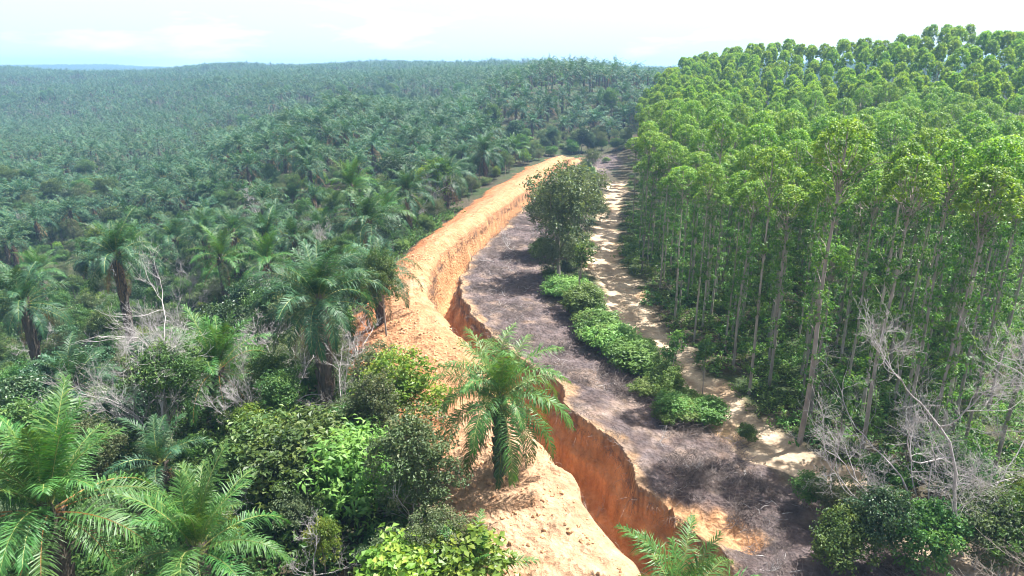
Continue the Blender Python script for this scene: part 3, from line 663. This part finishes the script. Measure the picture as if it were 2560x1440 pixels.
for k, (h, l) in enumerate(zip(EH, ('tall eucalyptus with thick pale trunk at the dirt track, its shadow across it', 'slim straight eucalyptus at the bend of the dirt track above ferns', 'eucalyptus with thick lower trunk right behind the track shrubs'))):
    euc(h[0], h[1], h[2], k, (1.1, .98, 1.0)[k], l, None, (1.7, 1.1, 1.3)[k])
n_e = 295
for k in range(min(n_e, len(ex))):
    edge = ex[k] < euc_x(ey[k]) + 4
    hs = random.uniform(.80, 1.07) * (random.uniform(.62, .92) if edge and ey[k] > 75 else random.uniform(.72, 1.) if edge else 1); tw = random.uniform(.75, 1.25); deep = int(round((ex[k] - float(euc_x(ey[k]))) / 5.)) * 5
    look = ('low ' if hs < .84 else 'very tall ' if hs > 1.01 else 'tall ') + ('thick-stemmed ' if tw > 1.1 else 'thin-stemmed ' if tw < .88 else 'slender ')
    euc(ex[k], ey[k], ez[k], random.randrange(7), hs, look + ('eucalyptus in the outer row ' + ('beside the near bends of the dirt track' if ey[k] < 70 else 'along the straight far dirt track') if edge else 'eucalyptus about %d metres in from the track, ' % max(5, deep) + ('behind the bare trees' if ey[k] < 46 else 'opposite the fern mounds' if ey[k] < 68 else 'opposite the grey-green trees' if ey[k] < 92 else 'along its far stretch')),
        'eucalyptus trees in the outer row' if edge else 'eucalyptus trees inside the plantation', tw)
def joined(a, b, names):
    mb = MB()
    for me, m in ((a, 0), (b, 1)):
        V = np.empty(len(me.vertices) * 3); me.vertices.foreach_get('co', V); I = np.empty(len(me.loops), np.int32); me.loops.foreach_get('vertex_index', I)
        tt = np.empty(len(me.polygons)); me.attributes['tint'].data.foreach_get('value', tt); mb.add(V, I.reshape(-1, 4), None, m, tt)
    return mb.mesh('eucalypt', names, False)
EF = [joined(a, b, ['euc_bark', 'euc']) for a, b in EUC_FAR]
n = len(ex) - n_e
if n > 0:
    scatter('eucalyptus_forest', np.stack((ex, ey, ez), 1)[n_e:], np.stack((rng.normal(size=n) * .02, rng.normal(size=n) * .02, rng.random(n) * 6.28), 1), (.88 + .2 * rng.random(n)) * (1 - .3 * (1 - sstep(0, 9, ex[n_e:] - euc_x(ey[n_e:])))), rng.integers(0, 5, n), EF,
            'rows of round-crowned eucalyptus covering the hill behind the near trees', 'tree plantation')
print('eucs', len(ex))

# ---------------------------------------------------------------- broad-leaved trees and shrubs
K = {}
def kind(key, n, *a, **k): K[key] = [build_tree(abs(hash_(key)) % 1000 + v, *a, **k) for v in range(n)]
def hash_(s): return sum(ord(c) * (i + 3) for i, c in enumerate(s))
#            mat     H   c0   rx   rz  lobes clumps per leaf asp crad trunk bark
kind('tree', 3, 'broad', 7.0, 2.2, 2.3, 2.4, 8, 170, 34, .19, .6, .5, .12, 'bark')
kind('glossy', 3, 'dark', 5.6, 1.0, 2.3, 2.4, 8, 165, 32, .22, .62, .5, .10, 'bark')
kind('lime', 2, 'lime', 4.6, 1.0, 1.7, 2.0, 6, 170, 30, .16, .6, .42, .07, 'bark')
kind('olive', 2, 'olive', 6.4, .8, 2.2, 2.8, 8, 260, 34, .15, .6, .42, .09, 'bark')
kind('fern', 3, 'fern', 1.9, .1, 1.6, 1.1, 7, 170, 24, .24, .3, .38, .03, 'bark', up=.9, stems=3, limbs=6)
kind('bush', 3, 'broad', 3.0, .3, 1.8, 1.6, 7, 170, 30, .17, .55, .42, .05, 'bark', stems=3, limbs=9)
kind('bigleaf', 2, 'lime', 2.8, .4, 1.6, 1.4, 7, 150, 16, .21, .8, .42, .05, 'bark', stems=2, limbs=8)
kind('drab', 3, 'drab', 4.2, .6, 2.0, 2.0, 8, 150, 30, .17, .5, .45, .06, 'bark', stems=2, limbs=16)
kind('grey', 3, 'drab', 7.4, 1.0, 2.5, 3.0, 12, 190, 24, .24, .55, .55, .13, 'bark', limbs=18)
kind('sapling', 3, 'broad', 5.2, 2.2, 1.0, 1.6, 5, 38, 18, .24, .5, .36, .055, 'bark', limbs=12)
NAMES = {'grey': ('grey_green_tree', 'tree'), 'tree': ('broadleaf_tree', 'tree'), 'glossy': ('glossy_leaf_tree', 'tree'), 'lime': ('lime_leaf_shrub', 'shrub'), 'olive': ('fine_leaf_tree', 'tree'), 'fern': ('fern_thicket', 'shrub'),
         'bush': ('leafy_bush', 'shrub'), 'bigleaf': ('large_leaf_plant', 'plant'), 'drab': ('dull_green_shrub', 'shrub'), 'sapling': ('slender_sapling', 'tree')}
def plant(key, x, y, z, s, label, group=None, v=None, sz=1.):
    nm, cat = NAMES[key]; a, b = K[key][random.randrange(len(K[key])) if v is None else v % len(K[key])]
    t = thing(nm, label, cat, (x, y, z - .05), random.random() * 6.28, group, (s, s, s * sz))
    link('trunk', a, t); link('crown', b, t); return t
def hero(key, px, py, s, label, v=0, sz=1., rad=1.5):
    x, y, z = on_ground(px, py); HERO.append((x, y, rad)); return plant(key, x, y, z, s, label, None, v, sz)
def hero_top(key, px, py, Y, label, v=0, H=None, wide=1., rad=1.8):
    """crown top seen at (px, py) at forward distance Y; stands on the ground below"""
    p = at_y(px, py, Y); z0 = zg1(p[0], p[1]); h = max(1., p[2] - z0); HERO.append((p[0], p[1], rad))
    H0 = {'tree': 7., 'glossy': 5.6, 'lime': 4.6, 'olive': 6.4, 'fern': 1.9, 'bush': 3., 'bigleaf': 2.8, 'drab': 4.2, 'sapling': 5.2}[key]; s = h / H0
    nm, cat = NAMES[key]; a, b = K[key][v % len(K[key])]
    t = thing(nm, label, cat, (p[0], p[1], z0 - .05), v * 1.7, None, (s * wide, s * wide, s)); link('trunk', a, t); link('crown', b, t); return t
hero('grey', 1398, 697, 1.7, 'leafy tree with dark trunk between the litter strip and the dirt track', 0, 1.1)
hero('grey', 1440, 640, 1.5, 'leafy tree half behind another tree at the track edge', 1, 1.0)
hero('grey', 1362, 632, 1.2, 'rounded tree beside the far part of the litter strip', 1)
hero('drab', 1385, 692, 1.15, 'grey-green shrub at the foot of the dark-trunked tree', 0, .9); hero('drab', 1440, 672, 1.2, 'dull shrub under the two grey-green trees', 1, .9); hero('bush', 1352, 652, 1.0, 'low bush in the tree shade at the litter strip', 2); hero('drab', 1425, 600, 1.2, 'shrub behind the grey-green trees beside the far track', 2)
hero('sapling', 1457, 762, 1.35, 'thin crooked sapling with sparse yellowish leaves in front of a leafy tree', 0)
hero('drab', 1480, 430, 1.2, 'dull green shrub where the dirt track disappears', 0); hero('drab', 1440, 470, 1.1, 'grey-green shrub near the far end of the trench', 1)
hero('drab', 1500, 560, .9, 'low shrub along the inner edge of the far track', 2); hero('bush', 1480, 520, 1.2, 'round bush on the inner side of the far track', 1)
for k, (a, b, s, l) in enumerate(((1400, 735, 1.15, 'bright fern thicket at the foot of the dark-trunked tree'), (1450, 790, 1.2, 'bright fern thicket around the base of the thin sapling'), (1500, 845, 1.25, 'bright fern mound with a small pale stump'),
                                  (1545, 880, 1.1, 'fern mound beside the bend of the dirt track'), (1590, 925, 1.2, 'dark edged fern mound above dry brown brush'), (1650, 960, .8, 'small fern bush at the foot of the crooked track tree'),
                                  (1700, 1040, .7, 'small fern tuft between brown brush and the track'), (1760, 1060, .8, 'low green bush at the slim track tree'))): hero('fern', a, b, s * 1.5, l, k, (.6, .8, .62, .72)[k % 4])
for k in range(60):
    f = random.random(); a = 1375 + 350 * f + random.gauss(0, 26); b = 700 + 360 * f ** 1.05 + random.gauss(0, 18); x, y, z = on_ground(a, b)
    if abs(x - float(xrd(np.array([y]))[0])) < 1.6: continue
    plant('fern', x, y, z, random.uniform(.35, 1.1), 'small ragged fern clump in the green line between litter strip and track', 'fern clumps along the track', None, random.uniform(.6, 1.1))
hero('sapling', 1680, 975, .95, 'crooked small tree with leafy top beside the dirt track', 1); hero('sapling', 1756, 990, .85, 'slim bare-stemmed sapling at the track edge', 2, 1.1)
hero('sapling', 2068, 1190, 1.1, 'slender sapling with airy crown in front of the plantation', 0, 1.25); hero('bush', 1870, 1110, .45, 'tiny rounded bush on the sandy track', 0)
for k, (key, a, b, s, l) in enumerate((('bush', 2010, 1270, .7, 'leafy bush at the end of the dry brown brush'), ('drab', 2090, 1320, .75, 'dull shrub between the brown brush and the sandy track'), ('bush', 2190, 1240, .85, 'dense dark bush beside the sandy track under the eucalypts'),
                                       ('bush', 2340, 1260, 1.3, 'broad-leaved bush under the large bare tree'), ('glossy', 2180, 1400, .75, 'dark glossy shrub at the lower edge of the brush'), ('bush', 2090, 1420, 1.0, 'leafy shrub in deep shade below the brush'),
                                       ('lime', 2545, 1330, .8, 'yellow-green shrub beside the leaning bare trunk'), ('bush', 2300, 1420, 1.2, 'round green bush below the bare tree roots'), ('drab', 2440, 1420, 1.0, 'grey-green shrub under hanging bare twigs'), ('bush', 2530, 1440, 1.3, 'green bush at the foot of the leaning bare trunk'))): hero(key, a, b, s, l, k)
hero_top('lime', 1005, 880, 41, 'yellow-green shrub on the soil bank slope left of the palm', 0, wide=1.25)
hero_top('olive', 1045, 1015, 31, 'large fine-leaved grey-green tree below the soil bank', 0, wide=1.0); hero_top('olive', 1110, 1270, 27, 'lower fine-leaved shrub at the foot of the large grey-green tree', 1, wide=1.2)
hero_top('bush', 640, 1065, 36, 'pale green vine-covered bush in the middle of the thicket', 0, wide=1.3); hero_top('bush', 740, 1080, 34, 'broad green vine thicket beside a bright bush', 1, wide=1.3)
hero_top('fern', 850, 1110, 33, 'vivid green feathery bush beside the fine-leaved tree', 0, wide=1.0); hero_top('bigleaf', 1110, 1370, 25.5, 'large yellow-green leaved plant at the foot of the slope', 0, wide=1.4)
hero_top('bigleaf', 1000, 1390, 25, 'yellow-green broad-leaved creeper mound below the fine-leaved tree', 1, wide=1.4); hero_top('lime', 800, 1300, 28, 'pale rosette-leaved shrub among bare grey twigs', 1, wide=.8)
hero_top('tree', 390, 880, 42, 'pale-leaved tree growing through the bare grey tree', 2); hero_top('drab', 930, 880, 46, 'leafy shrub at the red foot of the soil bank', 0)
hero_top('tree', 955, 640, 58, 'leafy tree overlapping the palm at the bend of the soil bank', 1, wide=.8); hero_top('bush', 870, 1010, 40, 'green bush on the red slope beside a dark palm trunk', 2)
hero_top('glossy', 1010, 400, 128, 'dark round tree with yellowish leaf tips left of the soil bank', 0, wide=1.2); hero_top('lime', 1080, 400, 120, 'light green tree beside the stout palm at the soil bank', 1)

for k, (a, b, Y, l) in enumerate(((600, 575, 70, 'glossy tree at the top of a dark leafy mass on the left slope'), (690, 600, 64, 'glossy tree in the dark leafy mass beside the tall palm'), (560, 640, 60, 'dark glossy tree below the leafy mass on the slope'), (80, 790, 52, 'dark leafy tree at the valley edge beside a deep-set palm'), (30, 850, 47, 'dark leafy tree farthest down the valley edge'), (170, 780, 54, 'dark leafy tree next to the bleached bare tree'))):
    p = at_y(a, b, Y); plant('glossy', p[0], p[1], zg1(p[0], p[1]), 1.15, l, None, k); HERO.append((p[0], p[1], 1.8))
hero_top('tree', 60, 1000, 38, 'dark dense tree behind the big palm', 0, wide=1.2)

FILL = {'tree': 'mid-green broadleaf tree in the thicket below the soil bank', 'glossy': 'dark glossy-leaved tree in the thicket below the soil bank', 'lime': 'yellow-green shrub in the thicket below the soil bank', 'olive': 'grey-green fine-leaved tree in the thicket',
        'bush': 'rounded leafy bush filling the thicket between palms', 'drab': 'dull grey-green shrub filling the thicket between palms', 'bigleaf': 'broad-leaved pale plant in the thicket', 'fern': 'low feathery green bush in the thicket', 'sapling': 'slender sapling rising out of the thicket'}
fx, fy = tri_grid(-140, 30, 21, 196, 3.4, .9, rng, .6)
keep = (fx < xl(fy) - berm_w(fy) * (.98 + .15 * rng.random(len(fx))) - .8) & (np.abs(fx) < fy * .84 + 10) & ((fy < 95) | (rng.random(len(fx)) < .55) | (fx > xl(fy) - berm_w(fy) - 9))
keep &= (fx > -20 - fy * .75)
fx, fy = fx[keep], fy[keep]; fz = zg(fx, fy); keep = in_view(fx, fy, fz + 3, 120, 160); fx, fy, fz = fx[keep], fy[keep], fz[keep]
cnt = {}
for x, y, z in zip(fx, fy, fz):
    if any((x - a) ** 2 + (y - b) ** 2 < c * c for a, b, c in HERO): continue
    pal = float(np.min(np.hypot(px_ - x, py_ - y))) < 1.3
    if pal: continue
    g = float(fbm(x / 14., y / 14., 2, 131)) + random.gauss(0, .22)
    key = random.choices(('tree', 'glossy', 'lime', 'olive', 'bush', 'drab', 'bigleaf', 'fern', 'sapling'), (16, 9 + 26 * max(0, g), 6, 5, 20, 24 - 18 * max(-.3, min(1, g)), 3, 7, 6))[0]
    s = random.uniform(.62, 1.0) * (.8 if y < 34 else 1.)
    if key in ('tree', 'glossy', 'olive') and y < 36: s *= .7
    bs = beside(x, y); plant(key, x, y, z, s, (('low ' if s < .7 else 'large ' if s > .9 else '') + FILL[key].split(' in the thicket')[0].split(' filling')[0].split(' rising')[0] + (bs or ' in the thicket ' + where(x, y))), 'thicket: ' + NAMES[key][0].replace('_', ' ') + ' plants'); cnt[key] = cnt.get(key, 0) + 1
print('fill', cnt, sum(cnt.values()))
k = 0
for x, y in zip(np.repeat(gx0_, 2) + rng.normal(size=2 * len(gx0_)) * 2.5, np.repeat(gy0_, 2) + rng.normal(size=2 * len(gx0_)) * 2.5):      # broad-leaved trees in the gaps between mid-distance palms
    if y > 330: continue
    z = zg1(x, y)
    if not in_view(x, y, z, 40, 40): continue
    key = random.choice(('tree', 'drab', 'tree', 'glossy', 'lime', 'olive')); k += 1
    plant(key, x, y, z, random.uniform(1., 1.55), 'broadleaf growth filling a gap among the mid-distance palms', 'broadleaf growth among mid-distance palms')
cy2 = rng.uniform(196, 420, 900); cx2 = cy2 * rng.uniform(-.42, .22, 900); kp = cx2 < euc_x(cy2) - 3; cx2, cy2 = cx2[kp], cy2[kp]; n = len(cx2)
scatter('palm_undergrowth', np.stack((cx2, cy2, zg(cx2, cy2)), 1), np.stack((cx2 * 0, cx2 * 0, rng.random(n) * 6.28), 1), .35 + .5 * rng.random(n), rng.integers(0, 3, n), [K['bush'][0][1], K['drab'][0][1], K['fern'][0][1]], 'low growth on the ground between the farther palms', 'undergrowth')
far_ = gy0_ > 330; n = 3 * int(far_.sum())
scatter('hill_scrub', np.stack((lambda x, y: (x, y, zg(x, y)))(np.repeat(gx0_[far_], 3) + rng.normal(size=n) * 3, np.repeat(gy0_[far_], 3) + rng.normal(size=n) * 3), 1), np.stack((rng.random(n) * 0, rng.random(n) * 0, rng.random(n) * 6.28), 1), 1. + .7 * rng.random(n), rng.integers(0, 4, n), [K['tree'][0][1], K['drab'][0][1], K['glossy'][0][1], K['lime'][0][1]], 'patches of scrub among the far palms', 'scrub')
print('gap trees', k, n)
for k in range(26):                                        # shrubs beyond the end of the bank and along the far track
    x = random.uniform(8, 33); y = random.uniform(186, 206)
    if x > euc_x(y) - 1: continue
    plant(random.choice(('drab', 'bush', 'drab', 'glossy')), x, y, zg1(x, y), random.uniform(.8, 1.4), 'grey-green shrub beyond the end of the soil bank below the palms', 'shrubs beyond the end of the soil bank')
for k in range(34):
    y = random.uniform(84, 178); x = xr(y) + (np.interp(y, [84, 100, 178], [7.5, 7, 4]) + random.uniform(0, 5)); 
    if abs(x - xrd(y)) < 2.6 and y < 140: continue
    plant(random.choice(('drab', 'bush', 'fern')), x, y, zg1(x, y), random.uniform(.5, .95), 'small shrub between the far trench and the dirt track', 'small shrubs between far trench and track')

GREY = [dead_tree(900 + k, 7.5, .5, 6, .075, (.1, 0), 3).mesh('dead_tree', ['dead']) for k in range(4)]
for k, (a, b, Y) in enumerate(((240, 760, 58), (300, 720, 62), (430, 820, 50), (480, 760, 55), (620, 690, 60), (700, 640, 66), (760, 620, 74), (690, 560, 84), (740, 520, 92), (820, 560, 86), (560, 500, 100), (450, 520, 96), (330, 470, 112), (260, 520, 100), (640, 980, 42), (720, 920, 45), (880, 840, 48), (20, 420, 150), (640, 420, 130), (1050, 460, 116), (150, 1000, 40), (970, 520, 98), (200, 820, 52), (350, 640, 72), (520, 700, 60), (590, 860, 47), (420, 600, 80), (800, 480, 104), (90, 660, 76))):
    p = at_y(a, b, Y); tag(link('dead_tree', GREY[k % 4], None, (p[0], p[1], zg1(p[0], p[1])), (0, 0, k * 1.3), random.uniform(.8, 1.3)), 'leafless grey scrub tree standing among green bushes of the thicket', 'dead tree', 'leafless scrub trees in the thicket')

# ---------------------------------------------------------------- bare dead trees
def dead(px, py, H, label, seed, levels=5, r0=.12, lean=(0, 0), spread=.55, kids=3, mat='dead', Y=None):
    mb = dead_tree(seed, H, spread, levels, r0, lean, kids)
    if Y: p = at_y(px, py, Y); x, y = p[0], p[1]; z = zg1(x, y)
    else: x, y, z = on_ground(px, py)
    o = link('dead_tree', mb.mesh('dead_tree', [mat]), None, (x, y, z)); return tag(o, label, 'dead tree')
dead(2515, 1345, 17., 'large bare grey tree with curved leaning trunk at the plantation edge', 3, 7, .2, (.16, .05), .55, 3, 'bark')
dead(2410, 1385, 14.5, 'bare bleached tree with spreading fine twigs beside the leaning one', 8, 7, .13, (-.18, 0), .6)
dead(2575, 1290, 14., 'bare silver tree with a wide spray of fine twigs among the eucalyptus stems', 5, 7, .12, (-.1, 0), .6)
dead(2500, 1440, 5., 'low bare shrub with hanging pale twigs at the foot of the leaning trunk', 9, 5, .07, (0, 0), .8)
dead(400, 1100, 14., 'bare grey tree with many fine twigs standing out of the thicket', 12, 6, .12, (-.18, .1), .5, Y=40)
dead(330, 1000, 12.5, 'bleached bare tree tangled beside the many-twigged grey one', 13, 6, .10, (-.05, 0), .5, Y=45)
dead(100, 1060, 7.5, 'leaning bare grey trunk with broken branches behind the big palm', 14, 5, .11, (-.35, .1), .6, Y=36)
dead(800, 1430, 5., 'fallen bare shrub of curved pale twigs in the lower thicket', 15, 5, .06, (.1, 0), .8, Y=27)
dead(560, 1290, 4., 'small drooping tangle of bleached twigs beside the bright young palm', 16, 5, .05, (.1, 0), .8, Y=30)
dead(700, 600, 8., 'pale leafless treetop among bushes left of the soil bank', 17, 6, .09, (0, 0), .55, Y=72)
dead(860, 960, 8., 'thin bare stems beside the dark trunked palm', 18, 5, .07, (-.1, 0), .4, Y=43)
dead(1040, 480, 8., 'bare whitish tree beside the stout palms at the soil bank', 19, 6, .09, (0, 0), .5, Y=112)
dead(660, 760, 7., 'bare grey twigs above glossy bushes in the thicket', 20, 5, .08, (0, 0), .5, Y=56)
dead(1015, 1200, 6., 'white bare stem inside the fine-leaved tree', 21, 4, .06, (-.1, 0), .5, Y=30)
dead(1120, 1040, 2.2, 'dry leafless branch lying on the soil slope left of the palm', 22, 4, .04, (-.8, 0), .6)
for k, (a, b) in enumerate(((1285, 628), (1320, 600), (1235, 655))):
    mb = dead_tree(60 + k, 4.2, .7, 4, .05, (2.5 if k % 2 else -2.5, .6)); x, y, z = on_ground(a, b)
    tag(link('fallen_branch', mb.mesh('fallen_branch', ['dead']), None, (x, y, z + .3)), 'bleached fallen branch on the litter beside the far trench', 'branch', 'fallen branches on the litter')
for k, (a, b, l) in enumerate(((1640, 1105, 'broken stick lying on the litter near the lip of the trench'), (1715, 1180, 'pale forked stick on the litter near the trench'), (1480, 1300, 'pale root tangle hanging into the trench from the soil bank'), (1880, 1420, 'dry stick standing in brown brush near the palm fronds'))):
    mb = dead_tree(70 + k, 1.9, .6, 4 if k == 2 else 3, .03, (2.2, .6 * (-1) ** k)); x, y, z = on_ground(a, b)
    tag(link('dry_stick', mb.mesh('dry_stick', ['dead']), None, (x, y, z + .12)), l, 'stick')

# ---------------------------------------------------------------- ground cover, litter, roots (nobody could count these)
def tuft(seed, n, rad, h, leaf, asp, mat):
    r = np.random.default_rng(seed); mb = MB(); C = np.stack((r.normal(size=n) * rad * .5, r.normal(size=n) * rad * .5, np.abs(r.normal(size=n)) * h * .5), 1)
    clumps(mb, C, .3, 9, leaf, asp, r, 0, .8); return mb.mesh('tuft', [mat], False)
def brush(seed, n, rad, h, thick, mat='twig'):
    r = np.random.default_rng(seed); mb = MB()
    for k in range(n):
        a = r.random() * 6.283; q = r.random() ** .5 * rad; p = np.array((math.cos(a) * q, math.sin(a) * q, -.04)); d = np.array((r.normal() * rad * .7, r.normal() * rad * .7, h * r.random()))
        tube(mb, curve(p, p + d, r, .3, 4), np.linspace(thick, thick * .4, 4), 3, 0, .4)
    return mb.mesh('brush', [mat], False)
TUFT = [tuft(800 + k, 16, .95, .75, .24, .34, 'fern') for k in range(3)] + [tuft(810 + k, 16, .95, .9, .24, .5, 'broad') for k in range(2)]
gx, gy = tri_grid(5, 120, 24, 120, 1.5, .4, rng); kp = (gx > xrd(gy) + 2.7 + .8 * rng.random(len(gx))) & in_view(gx, gy, 0 * gx, 60, 60) & (rng.random(len(gx)) < .9); gx, gy = gx[kp], gy[kp]
hx_, hy_ = tri_grid(-110, 5, 21, 120, 1.55, .45, rng); kp = (hx_ < xl(hy_) - berm_w(hy_) * (.9 + .25 * rng.random(len(hx_)))) & in_view(hx_, hy_, 0 * hx_, 60, 60); hx_, hy_ = hx_[kp], hy_[kp]
for nm, x, y, w, l in (('fern_undergrowth', gx, gy, (0, 1, 2, 0, 1, 2, 3, 4), 'sunlit fern undergrowth below the eucalyptus trunks'), ('thicket_undergrowth', hx_, hy_, (3, 4, 3, 4, 0), 'low green undergrowth between the palms and bushes')):
    n = len(x); scatter(nm, np.stack((x, y, zg(x, y)), 1), np.stack((x * 0, x * 0, rng.random(n) * 6.28), 1), (.6 if nm[0] == 'f' else .9) + .9 * rng.random(n), rng.choice(w, n), TUFT, l, 'undergrowth')
BR = [brush(820 + k, 26, .6, .35, .012) for k in range(3)] + [brush(830 + k, 60, .8, .75, .014) for k in range(2)] + [brush(836 + k, 7, .9, .3, .022, 'dead') for k in range(2)]
lx_, ly_ = tri_grid(-12, 30, 22, 178, .62, .25, rng); rb = lx_ - xr(ly_); w_ = np.interp(ly_, [22, 30, 40, 60, 80, 178], [10, 9, 8, 6.5, 8, 5])
kp = (rb > .25) & (rb < w_) & (lx_ < xrd(ly_) - 1.6) & (slump_f(lx_, ly_) < .35) & (fbm(lx_ / 2., ly_ / 2., 2, 141) > -.02); lx_, ly_ = lx_[kp], ly_[kp]; rb = rb[kp]; n = len(lx_)
hp = (fbm(lx_ / 3., ly_ / 3., 2, 151) + .06 * (rb - 3.2) > .12) & (ly_ < 62)
scatter('dry_brush', np.stack((lx_, ly_, zg(lx_, ly_)), 1), np.stack((lx_ * 0, lx_ * 0, rng.random(n) * 6.28), 1), .6 + .7 * rng.random(n), np.where((rng.random(n) < .1) & (rb > 1.9), 5 + rng.integers(0, 2, n), np.where(hp, 3 + rng.integers(0, 2, n), rng.integers(0, 3, n))), BR, 'grey-brown dry brush and litter on the strip beside the trench', 'dry brush')
CL = []
for k in range(4):
    r = np.random.default_rng(860 + k); mb = MB(); th = np.linspace(0, 6.283, 7)[:-1]
    ring = lambda z, q: np.stack((np.cos(th) * q * (1 + .3 * r.normal(size=6)), np.sin(th) * q * (1 + .3 * r.normal(size=6)), np.full(6, z) + .02 * r.normal(size=6)), 1)
    V = np.concatenate((ring(-.05, .09), ring(.04, .10), ring(.09, .05))); i = np.arange(6); j = (i + 1) % 6
    mb.add(V, np.concatenate([np.stack((i + o, j + o, j + o + 6, i + o + 6), 1) for o in (0, 6)] + [np.array([(12, 13, 14, 15), (12, 15, 16, 17)])])); CL.append(mb.mesh('clod', ['clod'], False))
cy_ = np.concatenate((rng.uniform(22, 60, 2600), rng.uniform(60, 90, 300))); cq = rng.random(len(cy_)) ** .8; cx_ = xl(cy_) - cq * berm_w(cy_) * .95; kp = fbm(cx_ / 2.5, cy_ / 2.5, 2, 161) > -.12; cx_, cy_ = cx_[kp], cy_[kp]
n = len(cx_); scatter('soil_clods', np.stack((cx_, cy_, zg(cx_, cy_)), 1), rng.random((n, 3)) * (.5, .5, 6.28), .25 + 1.3 * rng.random(n) ** 4, rng.integers(0, 4, n), CL, 'loose clods of orange soil scattered over the bank', 'soil clods')
ROOT = []
for k in range(3):
    r = np.random.default_rng(840 + k); mb = MB()
    for j in range(12):
        p = np.array((r.normal() * .25, r.normal() * .15, .08)); tube(mb, curve(p, p + np.array((r.normal() * .25, r.normal() * .25, -.25 - .45 * r.random())), r, .3, 4), np.linspace(.012, .004, 4), 3)
    ROOT.append(mb.mesh('roots', ['root'], False))
ry = np.concatenate((rng.uniform(22, 80, 420), rng.uniform(80, 178, 300))); sd_ = rng.random(len(ry)) < .45
rx_ = np.where(sd_, xl(ry) + .08, xr(ry) - .1); n = len(ry)
scatter('root_fringe', np.stack((rx_, ry, zg(rx_, ry) + .15), 1), np.stack((ry * 0, ry * 0, rng.random(n) * 6.28), 1), .6 + .8 * rng.random(n), rng.integers(0, 3, n), ROOT, 'fine brown roots hanging from the upper edges of the trench', 'roots')

# ---------------------------------------------------------------- haze
def haze():
    mb = MB(); x0, x1, y0, y1, z0, z1 = -3900, 3900, -200, 4500, -60, 62
    V = [(x, y, z) for z in (z0, z1) for y in (y0, y1) for x in (x0, x1)]
    mb.add(V, [(0, 2, 3, 1), (4, 5, 7, 6), (0, 1, 5, 4), (2, 6, 7, 3), (0, 4, 6, 2), (1, 3, 7, 5)])
    m, nt, o = newmat('haze_air'); v = nt.nodes.new('ShaderNodeVolumePrincipled')
    v.inputs['Color'].default_value = (.36, .63, 1.0, 1); v.inputs['Density'].default_value = .00036; v.inputs['Anisotropy'].default_value = .3
    nt.links.new(v.outputs[0], o.inputs['Volume']); M['haze'] = m
    tag(link('haze', mb.mesh('haze', ['haze'], False)), 'pale blue haze in the air over the whole valley', 'haze', None, 'stuff')
haze()
